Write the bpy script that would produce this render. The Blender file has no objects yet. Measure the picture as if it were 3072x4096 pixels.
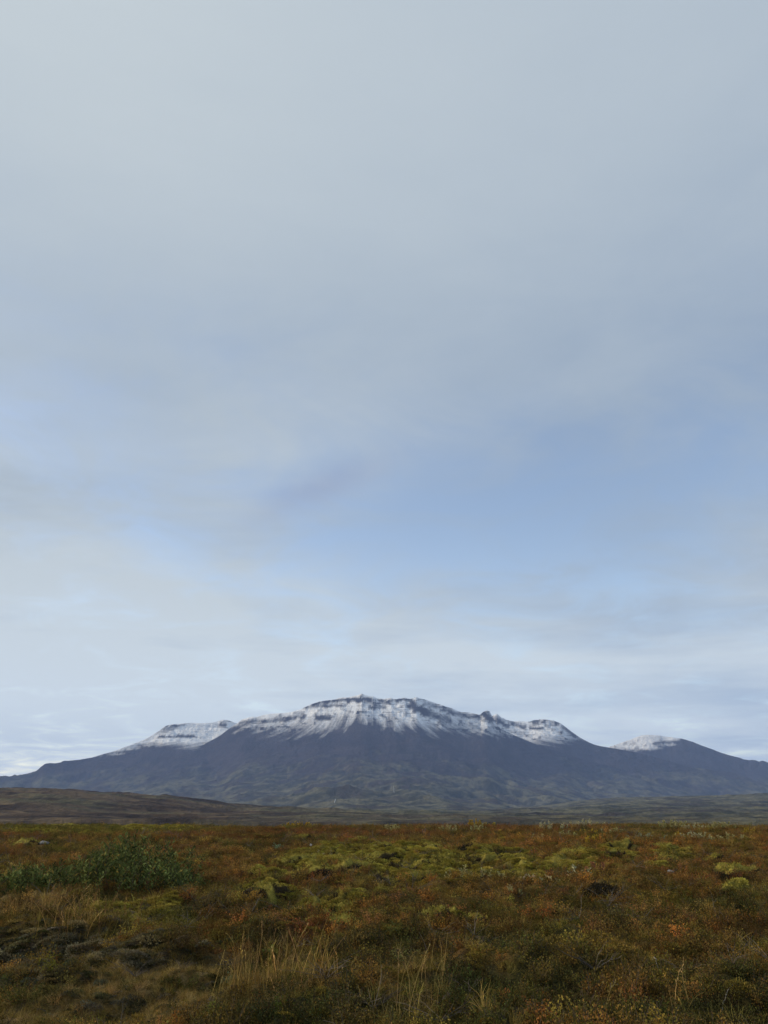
import bpy, math, random
import numpy as np
random.seed(7)
rng = np.random.default_rng(11)
sc = bpy.context.scene
col = sc.collection
R = math.radians

# ------------------------------------------------------------------ camera
FPX = 3076.0                       # focal length in photograph pixels (3072 x 4096)
PITCH = R(21.02)
EYE = 1.6
cam_d = bpy.data.cameras.new('camera')
cam_d.sensor_fit = 'VERTICAL'; cam_d.sensor_height = 36.0
cam_d.lens = 36.0 * FPX / 4096.0
cam_d.clip_start = 0.05; cam_d.clip_end = 60000
cam = bpy.data.objects.new('camera', cam_d); col.objects.link(cam)
cam.location = (0, 0, EYE); cam.rotation_euler = (R(90) + PITCH, 0, 0)
sc.camera = cam

# ------------------------------------------------------------------ world: thin stratus over a Nishita sky
SUN_AZ, SUN_EL = R(-84), R(28)
w = bpy.data.worlds.new('World'); sc.world = w; w.use_nodes = True
def build_world():
    nt = w.node_tree; nt.nodes.clear(); N = nt.nodes.new; L = nt.links.new
    out = N('ShaderNodeOutputWorld'); bg = N('ShaderNodeBackground'); bg.inputs[1].default_value = 0.1
    L(bg.outputs[0], out.inputs[0])
    sky = N('ShaderNodeTexSky'); sky.sky_type = 'NISHITA'; sky.sun_disc = False
    sky.sun_elevation = SUN_EL; sky.sun_rotation = SUN_AZ; sky.altitude = 300; sky.air_density = 1.0; sky.dust_density = 1.2; sky.ozone_density = 1.5
    tc = N('ShaderNodeTexCoord'); sp = N('ShaderNodeSeparateXYZ'); L(tc.outputs['Generated'], sp.inputs[0])
    def m(op, a, b=None, c=None):
        n = N('ShaderNodeMath'); n.operation = op
        for i, v in enumerate((a, b, c)):
            if v is None: continue
            if isinstance(v, (int, float)): n.inputs[i].default_value = v
            else: L(v, n.inputs[i])
        return n.outputs[0]
    def ramp(v, pts):
        n = N('ShaderNodeFloatCurve'); L(v, n.inputs['Value']); c = n.mapping.curves[0]
        while len(c.points) > 2: c.points.remove(c.points[1])
        c.points[0].location = pts[0]; c.points[-1].location = pts[-1]
        for p in pts[1:-1]: c.points.new(*p)
        n.mapping.update(); return n.outputs[0]
    def mix(f, a, b):
        n = N('ShaderNodeMix'); n.data_type = 'RGBA'
        if isinstance(f, (int, float)): n.inputs[0].default_value = f
        else: L(f, n.inputs[0])
        for i, v in ((6, a), (7, b)):
            if isinstance(v, tuple): n.inputs[i].default_value = v + (1,)
            else: L(v, n.inputs[i])
        return n.outputs[2]
    z = m('MAXIMUM', sp.outputs[2], 0.0)
    den = m('ADD', z, 0.10)
    px = m('DIVIDE', sp.outputs[0], den); py = m('DIVIDE', sp.outputs[1], den)
    cb = N('ShaderNodeCombineXYZ'); L(px, cb.inputs[0]); L(py, cb.inputs[1])
    def noise(scale, detail, rough, off, dist=0.0, sx=1.0):
        mp = N('ShaderNodeMapping'); mp.inputs['Location'].default_value = off; mp.inputs['Scale'].default_value = (sx, 1, 1)
        mp.inputs['Rotation'].default_value = (0, 0, 0.35)
        L(cb.outputs[0], mp.inputs[0])
        n = N('ShaderNodeTexNoise'); n.inputs['Scale'].default_value = scale; n.inputs['Detail'].default_value = detail
        n.inputs['Roughness'].default_value = rough; n.inputs['Distortion'].default_value = dist
        L(mp.outputs[0], n.inputs['Vector']); return n.outputs['Fac']
    n_big = noise(0.85, 4, 0.5, (3.1, 1.7, 0), 0.3)
    n_mid = noise(2.3, 8, 0.6, (5.9, 3.1, 0), 0.7)
    n_low = noise(1.2, 9, 0.62, (1.4, 8.2, 0), 0.4, 0.7)
    # brightness of the cloud layer by height above the horizon, as in the photograph
    br = ramp(z, [(0, .95), (.06, .92), (.12, .92), (.20, .80), (.29, .50), (.38, .24), (.50, .20), (.60, .36), (.70, .64), (.81, .80), (1, .84)])
    side = m('MULTIPLY', sp.outputs[0], -0.68)
    br = m('ADD', br, side)
    br = m('ADD', br, m('MULTIPLY', m('SUBTRACT', n_big, 0.5), 0.9))
    lowk = ramp(z, [(0, 1), (.12, 1), (.35, .95), (.6, .45), (1, .2)])
    br = m('ADD', br, m('MULTIPLY', m('MULTIPLY', m('SUBTRACT', n_low, 0.5), 2.1), lowk))
    def gauss(cx_, wx_, cz_, wz_):
        e = m('ADD', m('POWER', m('DIVIDE', m('SUBTRACT', sp.outputs[0], cx_), wx_), 2.0), m('POWER', m('DIVIDE', m('SUBTRACT', sp.outputs[2], cz_), wz_), 2.0))
        return m('POWER', 2.718, m('MULTIPLY', e, -1.0))
    br = m('SUBTRACT', br, m('MULTIPLY', gauss(.37, .15, .118, .014), .42)); br = m('SUBTRACT', br, m('MULTIPLY', gauss(.34, .22, .21, .035), .28)); br = m('ADD', br, m('MULTIPLY', gauss(-.36, .26, .17, .07), .22))
    hz = N('ShaderNodeCombineXYZ'); L(m('MULTIPLY', sp.outputs[0], 2.6), hz.inputs[0]); L(m('MULTIPLY', sp.outputs[2], 24.0), hz.inputs[1]); L(m('MULTIPLY', sp.outputs[1], 2.6), hz.inputs[2])
    nh = N('ShaderNodeTexNoise'); nh.inputs['Scale'].default_value = 1.0; nh.inputs['Detail'].default_value = 6; nh.inputs['Roughness'].default_value = .58; nh.inputs['Distortion'].default_value = .3; L(hz.outputs[0], nh.inputs['Vector'])
    br = m('ADD', br, m('MULTIPLY', m('SUBTRACT', nh.outputs['Fac'], .5), m('MULTIPLY', ramp(z, [(0, 1), (.12, .9), (.22, .35), (.35, 0), (1, 0)]), 2.2)))
    cl = N('ShaderNodeClamp'); L(br, cl.inputs[0]); cl.inputs[1].default_value = -0.15; cl.inputs[2].default_value = 1.05
    cr = N('ShaderNodeMapRange'); L(cl.outputs[0], cr.inputs[0]); cr.inputs[1].default_value = -0.15; cr.inputs[2].default_value = 1.05
    cloud = mix(cr.outputs[0], (3.62, 4.48, 5.55), (5.80, 6.50, 6.95))
    # cover: the layer opens to blue about 20 degrees up, right of the middle
    cov = ramp(z, [(0, .60), (.05, .70), (.12, .96), (.20, .95), (.30, .80), (.42, .74), (.55, .82), (.68, 1), (1, 1)])
    cov = m('SUBTRACT', cov, m('MULTIPLY', gauss(.13, .36, .345, .125), .60))
    cov = m('ADD', cov, m('MULTIPLY', m('MULTIPLY', m('SUBTRACT', n_mid, 0.5), 1.75), lowk))
    cov2 = N('ShaderNodeMapRange'); cov2.interpolation_type = 'SMOOTHSTEP'; L(cov, cov2.inputs[0])
    cov2.inputs[1].default_value = 0.0; cov2.inputs[2].default_value = 1.0; cov2.inputs[3].default_value = 0.12
    tint = N('ShaderNodeMix'); tint.data_type = 'RGBA'; tint.blend_type = 'MULTIPLY'; tint.inputs[0].default_value = 1
    L(sky.outputs[0], tint.inputs[6]); tint.inputs[7].default_value = (SKYT[0], SKYT[1], SKYT[2], 1)
    c = mix(cov2.outputs[0], tint.outputs[2], cloud)
    # one thin mauve wisp in the opening
    rx_ = m('ADD', m('MULTIPLY', m('SUBTRACT', sp.outputs[0], -.082), .93), m('MULTIPLY', m('SUBTRACT', sp.outputs[2], .388), .36))
    rz_ = m('SUBTRACT', m('MULTIPLY', m('SUBTRACT', sp.outputs[2], .388), .93), m('MULTIPLY', m('SUBTRACT', sp.outputs[0], -.082), .36))
    we = m('ADD', m('POWER', m('DIVIDE', rx_, .085), 2.0), m('POWER', m('DIVIDE', m('ADD', rz_, m('MULTIPLY', m('SUBTRACT', n_mid, .5), .05)), .018), 2.0))
    wk = m('MULTIPLY', m('POWER', 2.718, m('MULTIPLY', we, -1.0)), .5)
    c = mix(wk, c, (3.15, 3.75, 5.35))
    lowb = ramp(z, [(0, .84), (.08, .76), (.18, .62), (.30, .52), (.45, .5), (1, .5)])
    sc_ = N('ShaderNodeVectorMath'); sc_.operation = 'SCALE'; L(c, sc_.inputs[0]); L(m('MULTIPLY', lowb, 2.0), sc_.inputs['Scale'])
    L(sc_.outputs[0], bg.inputs[0])
SKYT = (2.45, 2.2, 2.0)
build_world()

# ------------------------------------------------------------------ sun behind thin cloud
sun_d = bpy.data.lights.new('sun', 'SUN'); sun_d.energy = 3.1; sun_d.angle = R(10); sun_d.color = (1.0, 0.83, 0.60)
sun = bpy.data.objects.new('sun', sun_d); col.objects.link(sun)
sun.rotation_euler = (R(90) - SUN_EL, 0, -SUN_AZ + math.pi)
sun.location = (-300, 160, 400)
sc.view_settings.view_transform = 'Standard'; sc.view_settings.look = 'None'
sc.view_settings.exposure = 0.0; sc.view_settings.gamma = 1.0; sc.view_settings.use_curve_mapping = False
sc.cycles.use_denoising = True
sc.cycles.max_bounces = 6; sc.cycles.diffuse_bounces = 3; sc.cycles.transparent_max_bounces = 8; sc.cycles.volume_bounces = 0

# ------------------------------------------------------------------ numeric helpers
def ray(px, py):
    """photograph pixel -> world direction (x, y, z), y forward"""
    cx = (np.asarray(px, float) - 1536) / FPX; cy = (2048 - np.asarray(py, float)) / FPX
    return cx, math.cos(PITCH) - cy * math.sin(PITCH), math.sin(PITCH) + cy * math.cos(PITCH)
def px_to_angles(px, py):
    x, y, z = ray(px, py)
    return np.arctan2(x, y), z / np.hypot(x, y)
def project(x, y, z):
    zz = z - EYE
    f = y * math.cos(PITCH) + zz * math.sin(PITCH); u = -y * math.sin(PITCH) + zz * math.cos(PITCH)
    f = np.where(f < 0.05, 0.05, f)
    return 1536 + FPX * x / f, 2048 - FPX * u / f
_perm = np.random.default_rng(5).permutation(1024).astype(np.int64)
_gr = np.random.default_rng(6).uniform(0, 2 * np.pi, 1024)
_gx, _gy = np.cos(_gr), np.sin(_gr)
def perlin(x, y, seed=0):
    x = np.asarray(x, float) + seed * 17.31; y = np.asarray(y, float) + seed * 9.73
    xi = np.floor(x).astype(np.int64); yi = np.floor(y).astype(np.int64); xf = x - xi; yf = y - yi
    u = xf * xf * xf * (xf * (xf * 6 - 15) + 10); v = yf * yf * yf * (yf * (yf * 6 - 15) + 10)
    def g(ix, iy, dx, dy):
        h = _perm[(_perm[ix & 1023] + iy) & 1023]; return _gx[h] * dx + _gy[h] * dy
    a = g(xi, yi, xf, yf); b = g(xi + 1, yi, xf - 1, yf); c = g(xi, yi + 1, xf, yf - 1); d = g(xi + 1, yi + 1, xf - 1, yf - 1)
    return (a + u * (b - a) + v * ((c + u * (d - c)) - (a + u * (b - a)))) * 1.5
def fbm(x, y, o=4, seed=0, gain=0.5):
    s = np.zeros(np.broadcast(x, y).shape); a = 1.0; f = 1.0
    for k in range(o):
        s = s + a * perlin(np.asarray(x) * f, np.asarray(y) * f, seed + k * 3); a *= gain; f *= 2.03
    return s
def ridged(x, y, o=4, seed=0):
    s = 0; a = 1.0; f = 1.0
    for k in range(o):
        s = s + a * (1 - 2 * np.abs(perlin(np.asarray(x) * f, np.asarray(y) * f, seed + k * 3))); a *= 0.5; f *= 2.1
    return s
def sst(a, b, x):
    t = np.clip((x - a) / (b - a), 0, 1); return t * t * (3 - 2 * t)
def lerp(a, b, t): return a + (b - a) * t

def mesh_obj(name, verts, faces, mats, parent=None, smooth=False, attrs=None, mat_idx=None, link=True):
    """verts (n,3); faces (m,3) or (m,4) int array; attrs {name: (n,) or (n,3)}"""
    me = bpy.data.meshes.new(name)
    verts = np.asarray(verts, np.float32); faces = np.asarray(faces, np.int32)
    me.vertices.add(len(verts)); me.vertices.foreach_set('co', verts.ravel())
    k = faces.shape[1]
    me.loops.add(faces.size); me.loops.foreach_set('vertex_index', faces.ravel())
    me.polygons.add(len(faces)); me.polygons.foreach_set('loop_start', np.arange(0, faces.size, k, dtype=np.int32))
    if mat_idx is not None: me.polygons.foreach_set('material_index', np.asarray(mat_idx, np.int32))
    me.polygons.foreach_set('use_smooth', np.full(len(faces), smooth))
    for n, a in (attrs or {}).items():
        a = np.asarray(a, np.float32)
        if a.ndim == 1:
            at = me.attributes.new(n, 'FLOAT', 'POINT'); at.data.foreach_set('value', a)
        else:
            at = me.attributes.new(n, 'FLOAT_COLOR', 'POINT'); at.data.foreach_set('color', np.c_[a, np.ones(len(a), np.float32)].ravel())
    me.update(calc_edges=True)
    for mt in (mats if isinstance(mats, (list, tuple)) else [mats]): me.materials.append(mt)
    o = bpy.data.objects.new(name, me)
    if link: col.objects.link(o)
    if parent: o.parent = parent
    return o
def grid_faces(nr, nc, wrap=False):
    i = np.arange(nr - 1)[:, None]; j = np.arange(nc if wrap else nc - 1)[None, :]
    a = i * nc + j; b = i * nc + (j + 1) % nc; c = b + nc; d = a + nc
    return np.stack([a, b, c, d], -1).reshape(-1, 4)
def tag(o, label=None, cat=None, group=None, kind=None):
    if label: o['label'] = label
    if cat: o['category'] = cat
    if group: o['group'] = group
    if kind: o['kind'] = kind
    return o

# ------------------------------------------------------------------ materials
class Nodes:
    def __init__(self, name):
        self.mat = bpy.data.materials.new(name); self.mat.use_nodes = True
        self.nt = self.mat.node_tree; self.bsdf = self.nt.nodes['Principled BSDF']; self.L = self.nt.links.new
        self.bsdf.inputs['Roughness'].default_value = 0.9; self.bsdf.inputs['Specular IOR Level'].default_value = 0.15
    def N(self, t): return self.nt.nodes.new(t)
    def attr(self, name, out='Color', typ='GEOMETRY'):
        n = self.N('ShaderNodeAttribute'); n.attribute_name = name; n.attribute_type = typ; return n.outputs[out]
    def noise(self, scale, detail=4, rough=0.55, vec=None, stretch=None):
        n = self.N('ShaderNodeTexNoise'); n.inputs['Scale'].default_value = scale; n.inputs['Detail'].default_value = detail; n.inputs['Roughness'].default_value = rough
        if vec is None:
            g = self.N('ShaderNodeNewGeometry'); vec = g.outputs['Position']
        if stretch:
            mp = self.N('ShaderNodeMapping'); mp.inputs['Scale'].default_value = stretch; self.L(vec, mp.inputs[0]); vec = mp.outputs[0]
        self.L(vec, n.inputs['Vector']); return n.outputs['Fac']
    def rng(self, v, a, b, c, d, smooth=False):
        n = self.N('ShaderNodeMapRange'); self.L(v, n.inputs[0])
        if smooth: n.interpolation_type = 'SMOOTHSTEP'
        for i, q in enumerate((a, b, c, d)): n.inputs[i + 1].default_value = q
        return n.outputs[0]
    def math(self, op, a, b):
        n = self.N('ShaderNodeMath'); n.operation = op
        for i, q in enumerate((a, b)):
            if isinstance(q, (int, float)): n.inputs[i].default_value = q
            else: self.L(q, n.inputs[i])
        return n.outputs[0]
    def mix(self, f, a, b, mode='MIX'):
        n = self.N('ShaderNodeMix'); n.data_type = 'RGBA'; n.blend_type = mode
        for i, q in ((0, f), (6, a), (7, b)):
            if isinstance(q, (int, float)): n.inputs[i].default_value = q
            elif isinstance(q, tuple): n.inputs[i].default_value = q + (1,)
            else: self.L(q, n.inputs[i])
        return n.outputs[2]
    def scale(self, c, f):            # colour times scalar
        n = self.N('ShaderNodeVectorMath'); n.operation = 'SCALE'; self.L(c, n.inputs[0])
        if isinstance(f, (int, float)): n.inputs['Scale'].default_value = f
        else: self.L(f, n.inputs['Scale'])
        return n.outputs[0]
    def base(self, c): self.L(c, self.bsdf.inputs['Base Color'])
    def bump(self, h, strength, dist):
        n = self.N('ShaderNodeBump'); n.inputs['Strength'].default_value = strength; n.inputs['Distance'].default_value = dist
        self.L(h, n.inputs['Height']); self.L(n.outputs[0], self.bsdf.inputs['Normal'])

def mat_far():
    m = Nodes('mountain_ground'); m.bsdf.inputs['Specular IOR Level'].default_value = 0.05
    c = m.attr('col'); s = m.attr('snow', 'Fac'); cliff = m.attr('cliff', 'Fac'); fall = m.attr('fall', 'Vector')
    n1 = m.noise(0.035, 6, 0.62, stretch=(1, 1, 1.6)); n2 = m.noise(0.006, 5, 0.6)
    st = m.noise(1.0, 5, 0.62, vec=fall, stretch=(9, .8, 0)); ly = m.noise(1.0, 4, 0.6, vec=fall, stretch=(.9, 0, 9.0))
    c = m.scale(c, m.rng(n1, 0.3, 0.7, 0.75, 1.25)); c = m.scale(c, m.rng(n2, 0.3, 0.7, 0.8, 1.2)); c = m.scale(c, m.rng(st, .3, .7, .95, 1.05))
    # snow runs out downslope in streaks; ledges of dark rock break it near the top
    edge = m.math('MULTIPLY', m.math('MULTIPLY', s, m.math('SUBTRACT', 1.0, s)), 4.0)
    k = m.math('ADD', s, m.math('MULTIPLY', m.math('SUBTRACT', st, 0.5), m.math('ADD', m.math('MULTIPLY', edge, .62), .25))); k = m.math('ADD', k, m.math('MULTIPLY', m.math('SUBTRACT', n1, 0.5), 0.4))
    k = m.rng(k, 0.05, 0.95, 0, 1); k = m.math('MULTIPLY', k, m.rng(s, 0.01, 0.15, 0, 1))
    led = m.math('MULTIPLY', m.math('MULTIPLY', m.rng(ly, .54, .62, 0, .85), m.rng(n2, .46, .58, 0, 1)), cliff)
    k = m.math('MULTIPLY', k, m.math('SUBTRACT', 1.0, led))
    c = m.mix(k, c, (0.86, 0.88, 0.90)); c0_ = c
    n3 = m.noise(.16, 4, .6); c = m.scale(c, m.rng(n3, .3, .7, .7, 1.3)); m.base(c); m.bump(m.math('ADD', n1, m.math('MULTIPLY', n2, 2.0)), 0.9, 16.0); return m.mat
M_FAR = mat_far()

# ------------------------------------------------------------------ far land: plain and mountains
def prof(pts):
    p = np.array(pts, float); az, te = px_to_angles(p[:, 0], p[:, 1]); o = np.argsort(az); return az[o], te[o]
def r1(pts): return [(x * .92586, 2700 + y * .92586) for x, y in pts]
def r2(pts): return [(1536 + x * .92586, 2700 + y * .92586) for x, y in pts]
A_pts = [(-1500, 3240), (-700, 3210), (0, 3180), (370, 3140), (555, 3090), (648, 3050), (740, 3010), (815, 2978), (880, 2942), (925, 2908)] + \
    r1([(1025, 209), (1045, 192), (1066, 186), (1085, 180), (1110, 181), (1140, 172), (1170, 167), (1200, 165), (1260, 160), (1283, 152), (1300, 148), (1318, 138), (1330, 133), (1356, 122), (1380, 115), (1405, 110), (1430, 108), (1452, 104), (1470, 97), (1485, 96), (1500, 98), (1515, 94), (1530, 90), (1546, 87), (1555, 82), (1563, 79), (1572, 84), (1590, 90), (1604, 92), (1612, 91), (1625, 99), (1640, 101)]) + \
    r2([(0, 103), (18, 100), (30, 98), (40, 103), (55, 104), (75, 100), (90, 96), (100, 101), (110, 103), (128, 99), (140, 94), (152, 99), (170, 103), (200, 112), (220, 120), (240, 126), (265, 135), (290, 142), (310, 151), (330, 158), (355, 161), (380, 164), (405, 169), (416, 172)]) + \
    [(1926, 2853), (1934, 2846), (1948, 2841), (1957, 2844), (1963, 2852), (1968, 2866), (1985, 2895), (2006, 2917), (2060, 2942), (2144, 2977), (2300, 3027), (2500, 3080), (2800, 3145), (3072, 3195), (3600, 3230), (4400, 3250)]
B_pts = [(-1500, 3165), (-700, 3140), (-300, 3120)] + r1([(0, 441), (60, 436), (100, 434), (130, 430), (150, 422), (165, 411), (180, 394), (192, 385), (205, 381), (222, 380), (240, 381), (262, 377), (275, 370), (300, 370), (340, 366), (400, 356), (440, 343), (500, 326), (560, 303), (620, 280), (650, 264), (690, 240), (705, 227), (720, 218), (740, 213), (760, 211), (790, 208), (830, 206), (870, 208), (900, 206), (925, 204), (940, 200), (965, 192), (985, 195), (1000, 200), (1025, 209)]) + \
    [(985, 2897), (1100, 2915), (1300, 2960), (1700, 3040), (2200, 3120), (3000, 3200), (4400, 3250)]
C_pts = [(-1500, 3250), (0, 3220), (1000, 3090), (1500, 2990), (1800, 2925), (1900, 2900), (1955, 2872), (1975, 2860), (1984, 2855), (1989, 2853), (1994, 2858), (2004, 2868), (2009, 2871), (2013, 2870), (2020, 2876), (2050, 2884), (2075, 2884), (2110, 2886), (2122, 2885), (2135, 2880), (2150, 2878), (2168, 2875), (2190, 2877), (2215, 2881), (2240, 2891), (2267, 2911), (2285, 2925), (2304, 2938), (2322, 2951), (2341, 2961), (2360, 2971), (2378, 2978), (2405, 2984), (2434, 2989), (2508, 3002), (2601, 3022), (2800, 3080), (3072, 3140), (3600, 3210), (4400, 3250)]
D_pts = [(-1500, 3260), (800, 3230), (1800, 3130), (2200, 3060), (2380, 3008)] + r2([(970, 311), (985, 305), (1000, 300), (1030, 290), (1060, 280), (1080, 271), (1100, 264), (1120, 259), (1140, 257), (1160, 258), (1180, 260), (1210, 264), (1240, 268), (1285, 274), (1305, 279), (1330, 287), (1365, 301), (1400, 314), (1430, 325), (1460, 336), (1490, 345), (1520, 353), (1538, 357), (1550, 363), (1575, 367), (1590, 366), (1608, 369), (1620, 374), (1630, 370), (1640, 370), (1659, 378)]) + \
    [(3150, 3072), (3300, 3100), (3700, 3160), (4400, 3220)]
E_pts = [(-2500, 3120), (-1200, 3128), (-400, 3142), (0, 3154), (93, 3151), (185, 3152), (278, 3158), (370, 3168), (463, 3177), (555, 3186), (694, 3195), (833, 3209), (926, 3221), (1111, 3230), (1296, 3237), (1536, 3246), (1900, 3262), (2400, 3278), (3072, 3290), (4400, 3300)]
F_pts = [(-1500, 3300), (800, 3290), (1400, 3275), (1700, 3262), (2000, 3246), (2172, 3228), (2290, 3212), (2389, 3200), (2514, 3190), (2714, 3184), (2877, 3181), (3072, 3179), (3600, 3172), (4400, 3180)]

def far_height(az, r):
    x = r * np.sin(az); y = r * np.cos(az)
    inside = sst(-1.25, -0.95, az) * (1 - sst(0.95, 1.25, az))
    def ridge(pts, Rf, qf, qb, w0=820.0, wp=0.6, jag=0.0):
        a_, t_ = prof(pts); te = np.interp(az, a_, t_); Rr = Rf(az)
        av = np.linspace(-1.4, 1.4, 2801); tv = np.interp(av, a_, t_)
        kk = np.exp(-np.linspace(-2.5, 2.5, 61) ** 2); tsm = np.convolve(np.pad(tv, 30, mode='edge'), kk / kk.sum(), 'valid')
        f_ = sst(15, 420, Rr - r) + sst(150, 900, r - Rr)
        te = lerp(te, np.minimum(np.interp(az, av, tsm), te * 1.0 + .004), np.clip(f_, 0, 1))
        H = np.maximum(EYE + Rr * te, -20) * inside
        Hb = np.maximum(H + 20, 0.5)                       # height above the plain at -20
        wsc = np.clip((Hb / w0) ** wp, 0.25, 1.6)
        s = (Rr - r) / wsc
        qx = np.array([p[0] for p in qf]); qy = np.array([p[1] for p in qf])
        bx = np.array([p[0] for p in qb]); by = np.array([p[1] for p in qb])
        q = np.where(s >= 0, np.interp(s, qx, qy), np.interp(-s, bx, by))
        return Hb * q - 20, s
    QB = [(0, 1), (150, .99), (500, .965), (1500, .7), (3000, .25), (4500, 0)]
    wob = fbm(az * 9, az * 0 + 3.3, 4, 40)
    QA = [(0, 1), (45, .925), (95, .895), (150, .835), (330, .70), (600, .545), (900, .42), (1400, .275), (2000, .165), (2700, .085), (3400, .035), (4200, 0)]
    zA, sA = ridge(A_pts, lambda a: 6000 + 500 * ((a - .02) / .25) ** 2 + 60 * wob, QA, QB)
    zB, sB = ridge(B_pts, lambda a: 6800 + 50 * wob, QA, QB)
    zC, sC = ridge(C_pts, lambda a: 6900 + 50 * wob, QA, QB)
    zD, sD = ridge(D_pts, lambda a: 8000 + 60 * wob, QA, QB)
    QE = [(0, 1), (120, .97), (300, .85), (600, .55), (900, .2), (1200, 0)]
    zE, sE = ridge(E_pts, lambda a: 1500 + 0 * a, QE, [(0, 1), (200, .95), (700, .4), (1200, 0)], 50, 0.0)
    zF, sF = ridge(F_pts, lambda a: 3300 + 0 * a, [(0, 1), (200, .96), (600, .75), (1400, .35), (2200, 0)], [(0, 1), (250, .93), (900, .6), (1800, 0)], 120, 0.0)
    zs = np.stack([zA, zB, zC, zD, zE, zF]); who = np.argmax(zs, 0)
    k = 9.0
    mx = zs.max(0); z = mx + k * np.log(np.exp(np.maximum((zs - mx) / k, -30)).sum(0)) - k * np.log(1.6)
    z = np.where(mx > z, mx, z)
    s = np.choose(who, [sA, sB, sC, sD, sE, sF])
    mount = who < 4
    rel = np.clip((z + 20) / 820, 0, 1.1)
    # gullies down the scree, ribs in the cliffs, rolling foothills
    u = az * 6500
    warp = 25 * fbm(u / 300, s / 400, 3, 60)
    g1 = ridged((u + warp) / 150, s / 1100, 3, 70); g2 = ridged((u + warp * .5) / 38, s / 300, 3, 80)
    talus = sst(40, 200, s) * (1 - sst(900, 1900, s)) * mount
    z = z + talus * (4.5 * (g1 - 1) + 1.0 * (g2 - 1)) * sst(.1, .35, rel)
    cl = (s > -5) * sst(0, 25, s) * (1 - sst(150, 320, s)) * mount
    cn = fbm(x / 60, z / 30, 4, 90)
    z = z + cl * 7 * cn
    step = 26.0; ph = (z + 8 * fbm(u / 400, 0 * u, 3, 95)) / step; fr = ph - np.floor(ph)
    z = z + cl * 0.75 * step * (sst(.35, .65, fr) - fr)
    roll = fbm(x / 620, y / 480, 5, 100, .5); roll2 = ridged((x + 300 * roll) / 900, (y + 200 * roll) / 600, 4, 110)
    foot = mount * (1 - sst(.28, .5, rel)) * sst(0.0, .05, rel) + (~mount) * 0.25
    z = z + foot * (24 * roll + 24 * (roll2 - .9) + 9 * (ridged(x / 330, y / 210, 3, 115) - .8)) * sst(500, 1500, r) * sst(0, 250, np.abs(s))
    z = z + (~mount) * sst(300, 900, r) * (3.0 * (ridged(x / 240, y / 90, 4, 120) - 1.1) + 1.6 * (ridged(x / 90, y / 40, 3, 124) - 1.0)) * sst(0, 120, np.abs(s))
    return z, who, s, rel, g1, g2, cn, fr, roll, roll2

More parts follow.
